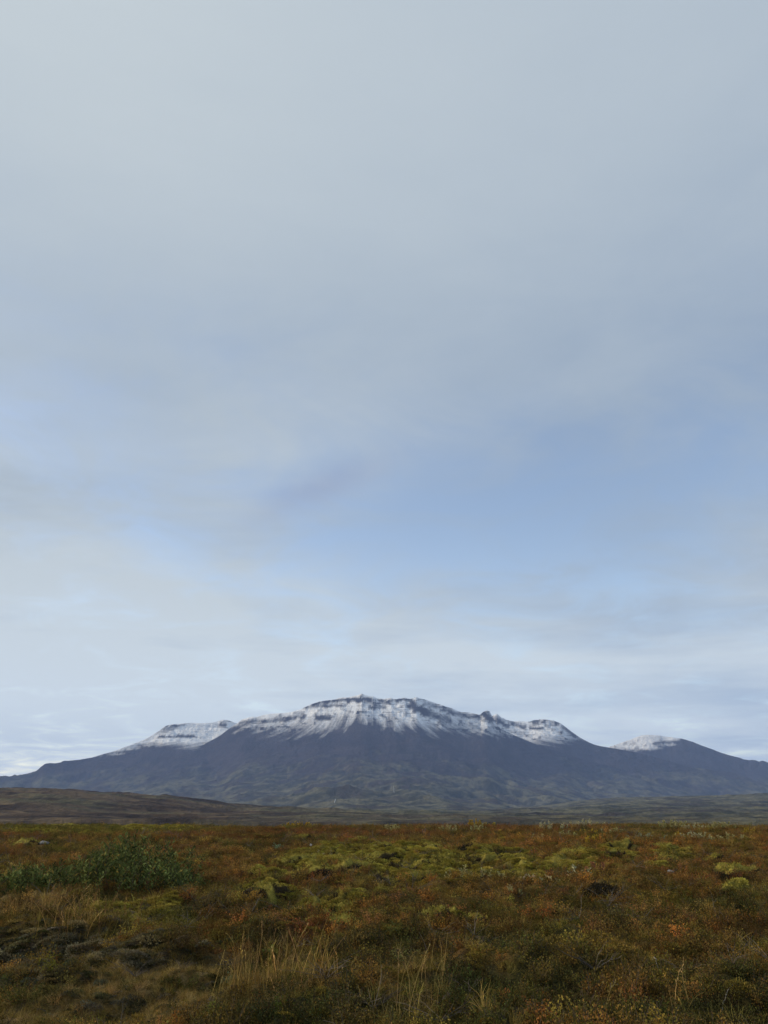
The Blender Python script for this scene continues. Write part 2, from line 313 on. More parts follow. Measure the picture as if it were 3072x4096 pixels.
def build_far():
    azf = np.linspace(-R(32), R(32), 1200)
    azc = np.concatenate([np.linspace(-math.pi, -R(32), 40, endpoint=False), azf, np.linspace(R(32), math.pi, 40, endpoint=False)[1:]])
    rr = np.concatenate([np.geomspace(95, 600, 22, endpoint=False), np.linspace(600, 2400, 190, endpoint=False), np.linspace(2400, 4600, 130, endpoint=False),
                         np.linspace(4600, 6900, 250, endpoint=False), np.linspace(6900, 8300, 60, endpoint=False), np.linspace(8300, 10600, 20)])
    AZ, RR = np.meshgrid(azc, rr)
    z, who, s, rel, g1, g2, cn, fr, roll, roll2 = far_height(AZ, RR)
    x = RR * np.sin(AZ); y = RR * np.cos(AZ)
    z = np.where(RR < 600, np.minimum(z, -20 + 8 * fbm(x / 150, y / 150, 3, 130)), z)
    px, py = project(x, y, z)
    mount = who < 4
    # ---- snow
    def line(pts): p = np.array(pts, float); return np.interp(px, p[:, 0], p[:, 1])
    slA = line([(900, 2880), (960, 2902), (1040, 2905), (1121, 2910), (1200, 2906), (1290, 2903), (1350, 2888), (1395, 2872), (1459, 2864), (1520, 2878), (1606, 2893), (1712, 2902), (1790, 2905), (1872, 2905), (1960, 2915), (2010, 2925), (2060, 2925)])
    slB = line([(480, 3010), (560, 2983), (620, 2975), (700, 2976), (770, 2982), (830, 2970), (900, 2960), (1000, 2960)])
    slC = line([(1950, 2945), (2053, 2950), (2125, 2962), (2234, 2958), (2290, 2945), (2350, 2935), (2420, 2940)])
    slD = line([(2430, 2994), (2519, 2999), (2600, 2996), (2640, 2985), (2700, 2975), (2719, 2965), (2726, 2945), (2790, 2950), (2860, 2958), (2900, 2950)])
    sl = np.choose(np.clip(who, 0, 3), [slA, slB, slC, slD])
    streak = fbm(AZ * 6500 / 60 + (px - 1480) / 500 * (2860 - py) * .06, s / 300, 3, 200, .65)
    d = sl - py
    soft = np.choose(np.clip(who, 0, 3), [44.0, 18.0, 36.0, 12.0])
    snow = sst(-1.2, 1.2, d / soft + streak * .55) * mount
    # bare bands: (x0,y0,x1,y1,half thickness, strength)
    bands = [(1235, 2814, 1400, 2798, 7, .8), (1395, 2801, 1475, 2799, 8, 1.0), (1475, 2800, 1570, 2802, 4, .9), (1585, 2800, 1630, 2799, 5, 1.0), (1180, 2832, 1300, 2822, 5, .55),
             (1460, 2812, 1560, 2812, 7, .55), (1480, 2828, 1540, 2828, 6, .6), (1300, 2826, 1380, 2818, 5, .6), (1640, 2800, 1660, 2820, 8, .7), (1650, 2825, 1700, 2850, 15, .75), (1690, 2845, 1790, 2880, 16, .62), (1700, 2815, 1800, 2838, 9, .5), (1800, 2850, 1920, 2872, 9, .62), (1930, 2850, 1965, 2880, 12, .8),
             (1270, 2872, 1312, 2876, 9, .95), (1290, 2866, 1318, 2862, 4, .6), (1100, 2880, 1180, 2872, 9, .65), (1010, 2886, 1100, 2886, 6, .5), (1190, 2866, 1216, 2862, 8, .6), (960, 2890, 1010, 2880, 5, .5),
             (650, 2904, 740, 2900, 3, .8), (640, 2948, 770, 2946, 5, .95), (770, 2946, 800, 2952, 3, .7), (620, 2930, 700, 2915, 5, .5), (640, 2915, 720, 2905, 4, .5), (870, 2905, 900, 2902, 5, .7), (880, 2888, 930, 2885, 3, .6),
             (1975, 2870, 2000, 2890, 9, .6), (1995, 2885, 2030, 2905, 8, .7), (2040, 2890, 2095, 2908, 9, .65), (2120, 2885, 2175, 2886, 7, .75), (2175, 2884, 2230, 2892, 5, .7), (2120, 2915, 2170, 2912, 4, .8), (2120, 2900, 2160, 2898, 4, .6), (2180, 2902, 2240, 2900, 3, .5), (2234, 2928, 2250, 2930, 4, .7), (2250, 2905, 2300, 2945, 7, .6),
             (2610, 2975, 2720, 2966, 6, .7), (2725, 2945, 2740, 2965, 8, .8), (2600, 2888, 2640, 2884, 3, .3)]
    rockn = fbm(AZ * 6500 / 45, z / 16, 4, 210, .6)
    for x0, y0, x1, y1, h, st in bands:
        ex, ey = x1 - x0, y1 - y0; t = np.clip(((px - x0) * ex + (py - y0) * ey) / (ex * ex + ey * ey), 0, 1)
        dd = np.hypot((px - x0 - t * ex) * .8, py - y0 - t * ey) / h
        snow = snow - st * 1.25 * (1 - sst(.4, 1.5, dd + .55 * rockn)) * snow
    snow = snow - sst(.15, .75, cn + .3 * rockn) * .55 * (s < 260) * (s > 0) * np.where(who == 1, .5, 1)
    snow = np.clip(snow, 0, 1) * np.where(who == 3, .86, 1)
    snow = snow * sst(.25, .4, rel)
    # ---- ground colour
    def c3(c): return np.array(c)[None, None, :]
    n_a = fbm(x / 240, y / 240, 5, 300, .6)[..., None]; n_b = fbm(x / 75, y / 75, 4, 310, .6)[..., None]; n_c = fbm(x / 900, y / 700, 4, 320)[..., None]
    scree = lerp(c3((.022, .018, .026)), c3((.040, .033, .038)), sst(-.6, .8, n_a + .4 * n_b))
    moss = lerp(c3((.034, .036, .024)), c3((.118, .112, .068)), sst(-.5, .7, n_b + .5 * roll2[..., None] - .3))
    moss = lerp(moss, c3((.042, .034, .030)), .8 * sst(.05, .6, n_a - .25 * n_c))
    lowf = 1 - sst(.16, .42, rel[..., None] + .10 * n_a + .06 * n_c)
    cc = lerp(scree, moss, lowf)
    strips = fbm(x / 200, y / 38, 5, 330, .6)[..., None]
    brown = lerp(c3((.042, .028, .018)), c3((.110, .080, .046)), sst(-.7, .8, strips + .5 * n_b))
    brown = lerp(brown, c3((.078, .078, .042)), .6 * sst(.1, .6, fbm(x / 260, y / 70, 4, 335)[..., None]))
    brown = lerp(brown, c3((.024, .015, .010)), .85 * sst(.15, .5, fbm(x / 220, y / 34, 4, 340, .6)[..., None]))
    lf = 1 - sst(700, 1700, px); nearf = (1 - sst(700 + 800 * lf, 1300 + 1400 * lf, RR + 250 * n_a[..., 0]))[..., None] * (.35 + .65 * lf)[..., None]
    cc = lerp(cc, brown, nearf)
    dark = sst(.55, .95, g1 - .2)[..., None] * 0
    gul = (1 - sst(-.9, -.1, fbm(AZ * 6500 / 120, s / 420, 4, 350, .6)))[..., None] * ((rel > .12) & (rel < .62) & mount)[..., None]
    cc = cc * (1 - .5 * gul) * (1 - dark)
    V = np.stack([x, y, z], -1).reshape(-1, 3); nr, nc = x.shape
    F = grid_faces(nr, nc, wrap=True)
    fw = who.reshape(-1)[F[:, 0]]; frel = rel.reshape(-1)[F[:, 0]]; faz = AZ.reshape(-1)[F[:, 0]]; frr = RR.reshape(-1)[F[:, 0]]
    cls = np.where((fw < 4) & (frel > .035) & (frr > 2300), np.where(fw == 3, 2, 1), 0)
    C3 = cc.reshape(-1, 3); S = snow.reshape(-1); FL = np.stack([AZ * 65 + (px - 1480) / 500 * (2860 - py) * .04, s / 100, z / 100], -1).reshape(-1, 3); CF = ((s > -5) * (1 - sst(180, 330, s)) * mount * np.choose(np.clip(who, 0, 3), [1., .8, .9, .15])).reshape(-1)
    def sub(name, mask):
        f = F[mask]; ids, inv = np.unique(f, return_inverse=True)
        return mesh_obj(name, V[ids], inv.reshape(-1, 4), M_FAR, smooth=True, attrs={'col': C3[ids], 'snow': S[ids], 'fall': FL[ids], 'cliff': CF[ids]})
    tag(sub('plain', cls == 0), 'brown and grey-green moorland plain between the heath and the mountain', kind='structure')
    tag(sub('mountain', cls == 1), 'broad dark mountain with a snow-dusted cliff-banded summit', kind='structure')
    tag(sub('mountain', cls == 2), 'farther rounded mountain at the right with a snowy left shoulder', kind='structure')
    return V
V_far = build_far()

# ------------------------------------------------------------------ haze
def build_haze():
    b = np.array([(x, y, z) for z in (-75, float(V_far[:, 2].max()) + 15) for y in (-10900, 10900) for x in (-10900, 10900)], float)
    f = [(0, 2, 3, 1), (4, 5, 7, 6), (0, 1, 5, 4), (2, 6, 7, 3), (0, 4, 6, 2), (1, 3, 7, 5)]
    m = bpy.data.materials.new('haze_air'); m.use_nodes = True; nt = m.node_tree; nt.nodes.clear()
    out = nt.nodes.new('ShaderNodeOutputMaterial'); v = nt.nodes.new('ShaderNodeVolumePrincipled')
    v.inputs['Color'].default_value = HAZE_C + (1,); v.inputs['Density'].default_value = HAZE_D
    v.inputs['Anisotropy'].default_value = 0.0
    nt.links.new(v.outputs[0], out.inputs['Volume'])
    tag(mesh_obj('haze', b, f, m), 'thin blue haze in the air before the mountain', kind='stuff')
HAZE_C, HAZE_D = (.40, .575, 1.0), 7.4e-5
build_haze()
# ------------------------------------------------------------------ heath: the near ground
_PY = np.array([-200, 0, 6, 9, 12, 16, 20, 24, 28, 31, 35, 40, 50, 80, 110, 160, 230], float)
_PZ = np.array([-.3, 0, .05, .20, .39, .56, .69, .79, .86, .86, .76, .4, -.8, -6, -13, -24, -34], float)
def macro0(x, y): return np.interp(y, _PY, _PZ) - .0009 * np.maximum(x - 4, 0) ** 1.5 + .015 * np.sin(x * .35 + 1) + .10 * fbm(np.asarray(x) / 6.5, np.asarray(y) / 14, 3, 395) * sst(17, 26, y) * (1 - sst(36, 46, y))
def bank_edge(x): return np.interp(x, [-9, -5.2, -4.4, -3.4, -2.9, -2.2, -1.4, -0.6, 2], [9.6, 9.3, 9.5, 9.9, 9.4, 9.0, 9.6, 10.2, 10.4])
def macro(x, y):
    x = np.asarray(x, float); y = np.asarray(y, float)
    z = macro0(x, y)
    e = y - bank_edge(x) + .15 * fbm(x / .5, y / .5, 3, 400)
    amt = 1 - sst(-1.7, -.2, x)
    return z - .22 * amt * (1 - sst(-.55, .12, e)) * sst(-40, -1, y - bank_edge(x) - 0)
def micro(x, y):
    far = 1 - .55 * sst(14, 30, y)
    h = .12 * fbm(x / 1.6, y / 1.2, 3, 410) + .10 * (ridged(x / .85, y / .6, 3, 420) - .8) + .02 * fbm(x / .16, y / .16, 3, 430)
    return h * far * sst(1.2, 3.5, np.hypot(x, y)) * (1 - .9 * sst(45, 80, y))
def fold(x, y):
    a = x * .95 + y * .30; b = y * .95 - x * .30; wv = .25 * fbm(x / .8, y / .8, 3, 440)
    return ridged(a / 1.5, (b + wv) / .52, 3, 450) - .75            # long low wrinkles, crests positive
def moss_mask(x, y):
    z = macro(x, y); px, py = project(x, y, z); n = fbm(x / .9, y / .9, 3, 500); return np.where(y < .5, 0, fld(np.where(y < .5, 5000, px), py, MOSS_E, n))
def ground(x, y):
    x = np.asarray(x, float); y = np.asarray(y, float); return macro(x, y) + micro(x, y) + moss_mask(x, y) * .15 * np.clip(fold(x, y), -.8, 1)
def at(px, py):
    """where the sight line of a photograph pixel meets the heath"""
    dx, dy, dz = (float(v) for v in ray(px, py)); t = np.linspace(3, 45, 2600)
    x, y, z = dx * t, dy * t, EYE + dz * t
    hit = np.nonzero(z < macro(x, y))[0]; i = hit[0] if len(hit) else int(np.argmin(np.abs(y - 31)))
    return float(x[i]), float(y[i]), float(ground(x[i], y[i]))
def ell(px, py, cx, cy, rx, ry, soft=.5):
    return 1 - sst(1 - soft, 1 + soft, np.hypot((px - cx) / rx, (py - cy) / ry))
MOSS_E = [(2010, 3515, 260, 22), (2260, 3482, 170, 24), (1740, 3575, 260, 14), (1290, 3620, 170, 12), (1850, 3672, 110, 14), (1370, 3690, 70, 14), (1500, 3435, 330, 48), (1240, 3470, 130, 30), (1640, 3500, 220, 35), (2000, 3440, 110, 32), (2150, 3490, 120, 28), (2330, 3440, 120, 18), (2490, 3420, 70, 26), (2690, 3425, 80, 28),
          (1060, 3525, 90, 20), (1070, 3590, 100, 26), (1400, 3590, 60, 15), (1810, 3480, 180, 34), (2850, 3450, 36, 12), (2640, 3485, 55, 10), (1350, 3640, 60, 12), (2950, 3580, 60, 12), (620, 3316, 130, 12)]
RED_E = [(90, 3362, 130, 18), (850, 3356, 220, 14), (2170, 3440, 80, 16), (2830, 3520, 150, 22), (1180, 3335, 320, 16), (2680, 3700, 110, 28), (2950, 3725, 160, 30), (2080, 3320, 300, 16), (1560, 3345, 260, 14)]
RUST_E = [(2200, 3385, 320, 30), (2700, 3400, 300, 30), (2850, 3590, 200, 40), (500, 3345, 200, 16)]
GREEN_E = [(1250, 4090, 420, 50), (2050, 3960, 330, 46), (2620, 4080, 420, 60), (1000, 4080, 200, 60), (2450, 3720, 240, 30), (1560, 3790, 260, 40), (2960, 3640, 220, 34), (1950, 3820, 200, 40), (1500, 4080, 360, 60), (1850, 4010, 240, 60), (2250, 4050, 200, 60), (2900, 3620, 120, 25), (880, 4060, 120, 50), (2960, 4010, 130, 60)]
GRASS_E = [(140, 3640, 330, 62), (480, 3680, 190, 60), (1090, 3910, 260, 120), (640, 4020, 420, 110), (1640, 4000, 130, 110), (130, 4060, 260, 60)]
TURF_E = [(600, 4010, 430, 110), (230, 4070, 330, 46), (760, 3900, 160, 50)]
YELG_E = [(330, 3322, 500, 24), (1050, 3312, 200, 10), (560, 3660, 180, 40)]
LICH_E = [(180, 3850, 330, 110), (420, 3800, 200, 60), (560, 3880, 140, 40)]
def fld(px, py, L, n=0):
    f = np.zeros(np.shape(px))
    for e in L: f = np.maximum(f, ell(px + 40 * n, py + 9 * n, *e))
    return f
PAL = dict(red=(.250, .088, .031), rust=(.340, .170, .036), brown=(.290, .165, .042), olive=(.265, .195, .042), dgreen=(.068, .074, .022), tan=(.36, .25, .10), gold=(.42, .27, .05),
           moss=(.240, .205, .038), yelg=(.270, .220, .045), grey=(.19, .17, .125), peat=(.030, .021, .014))
PAL = {k: np.array(v) for k, v in PAL.items()}
def fields(x, y):
    z = macro(x, y); px, py = project(x, y, z)
    px = np.where(y < .5, 5000, px); py = np.where(y < .5, 5000, py)
    n = fbm(x / .9, y / .9, 3, 500)
    return px, py, dict(moss=fld(px, py, MOSS_E, n), red=fld(px, py, RED_E, n), rust=fld(px, py, RUST_E, n), green=fld(px, py, GREEN_E, n), grass=fld(px, py, GRASS_E, n), yelg=fld(px, py, YELG_E, n), lich=fld(px, py, LICH_E, n), turf=fld(px, py, TURF_E, n)), n
def heath_tint(x, y):
    px, py, f, n = fields(x, y)
    a = fbm(x / 1.7, y / 1.7, 4, 510); b = fbm(x / .55, y / .55, 3, 520); c = fbm(x / 4.5, y / 4.5, 2, 530)
    col_ = PAL['brown'] + (PAL['olive'] - PAL['brown']) * sst(-.35, .45, a)[..., None]
    col_ = lerp(col_, PAL['rust'], (.6 * sst(.05, .6, b + .3 * c))[..., None])
    col_ = lerp(col_, PAL['red'], (.55 * sst(.2, .65, fbm(x / 1.1, y / 1.1, 3, 540) + .3 * c))[..., None])
    col_ = lerp(col_, PAL['dgreen'], (.75 * sst(.0, .5, fbm(x / .8, y / .8, 3, 550) + .35 * sst(3650, 3950, py) - .1))[..., None])
    for k, w_ in (('red', .6), ('rust', .7), ('green', .8), ('yelg', .95)):
        p = PAL['dgreen'] if k == 'green' else PAL[k]; col_ = lerp(col_, p, (w_ * f[k])[..., None])
    col_ = lerp(col_, PAL['olive'] * .8, (.6 * f['lich'])[..., None])
    return col_, f, px, py

def mat_ground():
    m = Nodes('heath_soil'); c = m.attr('col')
    n1 = m.noise(9, 6, .65); n2 = m.noise(55, 4, .65)
    n3 = m.noise(240, 3, .6); c = m.scale(c, m.rng(n1, .3, .7, .5, 1.45)); c = m.scale(c, m.rng(n2, .3, .7, .5, 1.45)); c = m.scale(c, m.rng(n3, .3, .7, .6, 1.4))
    m.base(c); h = m.math('ADD', m.math('MULTIPLY', n1, .6), m.math('MULTIPLY', n2, .4)); m.bump(h, .9, .06); return m.mat
def leafmat(name, inst=True, trans=.25, spread=(.55, 1.45), rough=.75, accent=None):
    m = Nodes(name)
    c = m.attr('tint', 'Color', 'INSTANCER' if inst else 'GEOMETRY'); v = m.attr('var', 'Fac')
    c = m.scale(c, m.rng(v, 0, 1, *spread))
    if accent: c = m.mix(m.rng(v, .9, .93, 0, .65), c, accent)
    m.base(c); m.bsdf.inputs['Roughness'].default_value = rough; m.bsdf.inputs['Specular IOR Level'].default_value = .06
    tr = m.N('ShaderNodeBsdfTranslucent'); m.L(c, tr.inputs[0]); mx = m.N('ShaderNodeMixShader'); mx.inputs[0].default_value = trans
    out = m.nt.nodes['Material Output']; m.L(m.bsdf.outputs[0], mx.inputs[1]); m.L(tr.outputs[0], mx.inputs[2]); m.L(mx.outputs[0], out.inputs['Surface'])
    return m.mat
def plainmat(name, c0, c1, scale=30, rough=.85):
    m = Nodes(name); n = m.noise(scale, 4, .6); m.base(m.mix(m.rng(n, .35, .65, 0, 1), c0, c1)); m.bsdf.inputs['Roughness'].default_value = rough; m.bump(n, .5, .01); return m.mat
M_SOIL = mat_ground()
M_LEAF = leafmat('heath_leaf', accent=(.30, .15, .03)); M_NEEDLE = leafmat('heath_needle', trans=.1); M_BLADE = leafmat('heath_blade', trans=.3); M_MOSST = leafmat('moss_shoot', trans=.2, spread=(.6, 1.4))
M_LEAF_T = leafmat('shrub_leaf', inst=False, trans=.28, spread=(.6, 1.35), rough=.6)
M_BLADE_T = leafmat('grass_stalk', inst=False, trans=.2, spread=(.6, 1.4))
M_WOOD = plainmat('heath_wood', (.050, .036, .028), (.105, .080, .062), 40)
M_DEADWOOD = plainmat('bleached_wood', (.18, .165, .15), (.32, .30, .27), 60)
M_STONE = plainmat('pale_stone', (.26, .25, .23), (.46, .44, .41), 25)

def build_ground():
    azf = np.linspace(-R(42), R(42), 620)
    az = np.concatenate([np.linspace(-math.pi, -R(42), 45, endpoint=False), azf, np.linspace(R(42), math.pi, 45, endpoint=False)[1:]])
    rr = np.concatenate([np.linspace(.02, 5, 14, endpoint=False), np.geomspace(5, 42, 420, endpoint=False), np.geomspace(42, 230, 30)])
    AZ, RR = np.meshgrid(az, rr); x = RR * np.sin(AZ); y = RR * np.cos(AZ); z = ground(x, y)
    c, f, px, py = heath_tint(x, y)
    c = c * .36
    fo = fold(x, y); c = lerp(c, lerp(np.array([.014, .011, .006]), PAL['moss'] * .8, sst(-.25, .3, fo)[..., None]), (.9 * f['moss'])[..., None]); c = lerp(c, PAL['grey'] * .6, (.7 * f['lich'])[..., None]); c = lerp(c, PAL['tan'] * .45, (.6 * f['grass'])[..., None]); c = lerp(c, PAL['tan'] * .55, (.8 * f['turf'])[..., None])  # bare peat between moss folds, darkened to put the hollows' shade into colour
    e = y - bank_edge(x); face = (1 - sst(.0, .13, np.abs(e + .02 + .22 * fbm(x / .45, y / .45, 3, 405)))) * (1 - sst(-1.7, -.6, x)) * (y > 1) * sst(-.35, .25, fbm(x / .8, y * 0, 2, 407))
    c = lerp(c, PAL['peat'], (.8 * face)[..., None])
    V = np.stack([x, y, z], -1).reshape(-1, 3)
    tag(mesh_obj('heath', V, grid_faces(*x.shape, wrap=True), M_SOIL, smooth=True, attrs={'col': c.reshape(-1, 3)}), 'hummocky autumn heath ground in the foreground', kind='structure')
build_ground()

# ---- little mesh builders (numpy): leaves, blades, tubes
class Geo:
    def __init__(self): self.v = []; self.f = []; self.var = []; self.mi = []; self.tint = []; self.n = 0
    def add(self, v, f, var, mi=0, tint=None):
        v = np.asarray(v, float); f = np.asarray(f, int)
        self.v.append(v); self.f.append(f + self.n); self.n += len(v)
        self.var.append(np.broadcast_to(var, (len(v),))); self.mi.append(np.full(len(f), mi))
        if tint is not None: self.tint.append(np.broadcast_to(tint, (len(v), 3)))
    def obj(self, name, mats, parent=None, smooth=False, link=True):
        at_ = {'var': np.concatenate(self.var)}
        if self.tint: at_['tint'] = np.concatenate(self.tint)
        return mesh_obj(name, np.concatenate(self.v), np.concatenate(self.f), mats, parent, smooth, at_, np.concatenate(self.mi), link)
def unit(v): return v / np.maximum(np.linalg.norm(v, axis=-1, keepdims=True), 1e-9)
def leaves(g, P, D, length, width, rng_, mi=0, tint=None, fold=.25):
    """one folded diamond per point P along direction D: 4 triangles"""
    n = len(P); D = unit(D); up = unit(rng_.normal(size=(n, 3)) * .7 + np.array([0, 0, .8])); S = unit(np.cross(D, up)); Nn = np.cross(S, D)
    l = (length * rng_.uniform(.65, 1.3, n))[:, None]; w_ = (width * rng_.uniform(.7, 1.25, n))[:, None]
    v = np.stack([P, P + D * l * .5 + S * w_ * .5 + Nn * w_ * fold, P + D * l, P + D * l * .5 - S * w_ * .5 + Nn * w_ * fold], 1).reshape(-1, 3)
    b = np.arange(n)[:, None] * 4; f = np.concatenate([b + [0, 1, 2], b + [0, 2, 3]], 0)
    var = np.repeat(rng_.uniform(0, 1, n), 4)
    g.add(v, f, var, mi, None if tint is None else (np.repeat(tint, 4, 0) if np.ndim(tint) == 2 else tint))
def blades(g, P, D, length, width, bend, rng_, mi=0, tint=None, seg=3):
    """tapered curved ribbons"""
    n = len(P); D = unit(D); length = np.broadcast_to(length, (n,))[:, None]
    lean = unit(rng_.normal(size=(n, 3)) * [1, 1, 0] + 1e-6); S = unit(np.cross(D, rng_.normal(size=(n, 3))))
    bd = (bend * rng_.uniform(.2, 1.6, n))[:, None]; rows = []
    for k in range(seg + 1):
        t = k / seg; c = P + D * length * t + lean * length * bd * t * t - np.array([0, 0, 1]) * length * bd * bd * .7 * t ** 3
        w_ = width * (1 - t) ** .7 * .5 + .0006
        rows += [c - S * w_, c + S * w_]
    v = np.stack(rows, 1).reshape(-1, 3); m_ = 2 * (seg + 1); b = np.arange(n)[:, None] * m_; f = []
    for k in range(seg): f += [b + [2 * k, 2 * k + 1, 2 * k + 3], b + [2 * k, 2 * k + 3, 2 * k + 2]]
    g.add(v, np.concatenate(f, 0), np.repeat(rng_.uniform(0, 1, n), m_), mi, None if tint is None else (np.repeat(tint, m_, 0) if np.ndim(tint) == 2 else tint))
def tube(g, pts, r0, r1, mi=0, sides=4, var=.5, tint=None):
    pts = np.asarray(pts, float); n = len(pts); T = unit(np.gradient(pts, axis=0)); ref = np.array([.3, .9, .2]) ; A = unit(np.cross(T, ref)); B = np.cross(T, A)
    ang = np.arange(sides) / sides * 2 * np.pi; rr = np.linspace(r0, r1, n)[:, None, None]
    v = pts[:, None] + rr * (A[:, None] * np.cos(ang)[None, :, None] + B[:, None] * np.sin(ang)[None, :, None])
    i = np.arange(n - 1)[:, None] * sides; j = np.arange(sides)[None]; a = i + j; b = i + (j + 1) % sides
    q = np.stack([a, b, b + sides, a + sides], -1).reshape(-1, 4); f = np.concatenate([q[:, [0, 1, 2]], q[:, [0, 2, 3]]], 0)
    g.add(v.reshape(-1, 3), f, var, mi, tint)

# ---- plants of the heath carpet, instanced on scattered points
def sphere_dirs(n, rg): return unit(rg.normal(size=(n, 3)))
def proto_birch(k):
    rg = np.random.default_rng(100 + k); g = Geo(); P = []
    for i in range(11):
        a = rg.uniform(0, 2 * np.pi); l = rg.uniform(.12, .24); d = np.array([math.cos(a) * rg.uniform(.3, 1.0), math.sin(a) * rg.uniform(.3, 1.0), rg.uniform(.5, 1)]); d /= np.linalg.norm(d)
        t = np.linspace(0, 1, 4)[:, None]; p = d * l * t + np.array([0, 0, .03]) * t ** 2 + rg.normal(size=(4, 3)) * .008 * t; tube(g, p, .0035, .0012, 1, 3)
        m_ = 24; tt = rg.uniform(.25, 1.05, m_)[:, None]; P.append(d * l * tt + rg.normal(size=(m_, 3)) * .022)
    P = np.concatenate(P); leaves(g, P, sphere_dirs(len(P), rg) + [0, 0, .4], .021, .016, rg); return g.obj('dwarf_birch_sprig', [M_LEAF, M_WOOD], link=False)
def proto_heather(k):
    rg = np.random.default_rng(200 + k); g = Geo(); P = []; D = []
    for i in range(42):
        a = rg.uniform(0, 2 * np.pi); rad = .13 * rg.uniform(0, 1) ** .6; b = np.array([math.cos(a) * rad, math.sin(a) * rad, 0]); d = unit(np.array([math.cos(a) * .5, math.sin(a) * .5, 1]) + rg.normal(size=3) * .25); l = rg.uniform(.06, .13)
        tt = np.linspace(.1, 1, 11)[:, None]; P.append(b + d * l * tt); D.append(d * .7 + sphere_dirs(11, rg))
    leaves(g, np.concatenate(P), np.concatenate(D), .017, .006, rg); return g.obj('crowberry_sprig', [M_NEEDLE], link=False)
def proto_grass(k):
    rg = np.random.default_rng(300 + k); g = Geo(); n = 46; a = rg.uniform(0, 2 * np.pi, n); rad = .07 * rg.uniform(0, 1, n)
    P = np.stack([np.cos(a) * rad, np.sin(a) * rad, np.full(n, -.02)], -1); D = np.stack([np.cos(a) * .35, np.sin(a) * .35, np.ones(n)], -1) + rg.normal(size=(n, 3)) * .22
    blades(g, P, D, rg.uniform(.09, .26, n), .0042, .5, rg); return g.obj('grass_tuft', [M_BLADE], link=False)
def proto_moss(k):
    rg = np.random.default_rng(400 + k); g = Geo(); n = 260; d = sphere_dirs(n, rg); d[:, 2] = np.abs(d[:, 2]); P = d * [.11, .11, .032] * rg.uniform(.75, 1, n)[:, None]
    leaves(g, P, d * [1, 1, 1.2] + rg.normal(size=(n, 3)) * .35, .026, .013, rg); return g.obj('moss_tuft', [M_MOSST], link=False)
def proto_twig(k):
    rg = np.random.default_rng(500 + k); g = Geo()
    for i in range(9):
        a = rg.uniform(0, 2 * np.pi); l = rg.uniform(.12, .3); d = np.array([math.cos(a), math.sin(a), rg.uniform(.1, .8)]); t = np.linspace(0, 1, 5)[:, None]
        p = d * l * t + np.cumsum(rg.normal(size=(5, 3)) * .012, 0) * t; tube(g, p, .003, .001, 0, 3)
        tube(g, p[2] + (unit(d + rg.normal(size=3) * .7) * l * .4) * np.linspace(0, 1, 3)[:, None], .0018, .0008, 0, 3)
    return g.obj('bare_twigs', [M_TWIG], link=False)
def proto_lichen(k):
    rg = np.random.default_rng(600 + k); g = Geo(); n = 60; P = rg.normal(size=(n, 3)) * [.035, .035, .012] + [0, 0, .02]; leaves(g, P, sphere_dirs(n, rg) + [0, 0, .5], .022, .018, rg); return g.obj('lichen_tuft', [M_MOSST], link=False)
M_TWIG = plainmat('bare_twig', (.075, .062, .052), (.15, .13, .11), 40)

def scatter(name, label, protos, x, y, dz, scl, tint, tilt=.25):
    n = len(x); rg = np.random.default_rng(len(name) * 31 + n)
    c = bpy.data.collections.new(name + '_plants')
    for p in protos: c.objects.link(p)
    me = bpy.data.meshes.new(name); me.vertices.add(n)
    me.vertices.foreach_set('co', np.stack([x, y, ground(x, y) + dz], -1).astype(np.float32).ravel())
    def put(an, typ, key, v): a = me.attributes.new(an, typ, 'POINT'); a.data.foreach_set(key, np.ascontiguousarray(v).ravel())
    put('idx', 'INT', 'value', rg.integers(0, len(protos), n).astype(np.int32))
    put('rot', 'FLOAT_VECTOR', 'vector', np.stack([rg.normal(size=n) * tilt, rg.normal(size=n) * tilt, rg.uniform(0, 6.28, n)], -1).astype(np.float32))
    put('scl', 'FLOAT_VECTOR', 'vector', np.repeat(np.asarray(scl, np.float32)[:, None], 3, 1) * np.stack([rg.uniform(.85, 1.2, n)] * 2 + [rg.uniform(.75, 1.25, n)], -1).astype(np.float32))
    put('tint', 'FLOAT_COLOR', 'color', np.c_[np.clip(tint, .004, 1), np.ones(n)].astype(np.float32))
    o = bpy.data.objects.new(name, me); col.objects.link(o)
    ng = bpy.data.node_groups.new(name + '_scatter', 'GeometryNodeTree')
    ng.interface.new_socket('Geometry', in_out='INPUT', socket_type='NodeSocketGeometry'); ng.interface.new_socket('Geometry', in_out='OUTPUT', socket_type='NodeSocketGeometry')
    N = ng.nodes.new; L = ng.links.new; gi = N('NodeGroupInput'); go = N('NodeGroupOutput')
    ci = N('GeometryNodeCollectionInfo'); ci.inputs['Collection'].default_value = c; ci.inputs['Separate Children'].default_value = True; ci.inputs['Reset Children'].default_value = True
    ip = N('GeometryNodeInstanceOnPoints'); ip.inputs['Pick Instance'].default_value = True
    def na(an, typ): q = N('GeometryNodeInputNamedAttribute'); q.data_type = typ; q.inputs['Name'].default_value = an; return q.outputs['Attribute']
    L(gi.outputs[0], ip.inputs['Points']); L(ci.outputs[0], ip.inputs['Instance']); L(na('idx', 'INT'), ip.inputs['Instance Index'])
    e2r = N('FunctionNodeEulerToRotation'); L(na('rot', 'FLOAT_VECTOR'), e2r.inputs[0]); L(e2r.outputs[0], ip.inputs['Rotation']); L(na('scl', 'FLOAT_VECTOR'), ip.inputs['Scale'])
    L(ip.outputs[0], go.inputs[0])
    md = o.modifiers.new('scatter', 'NODES'); md.node_group = ng
    return tag(o, label, kind='stuff')
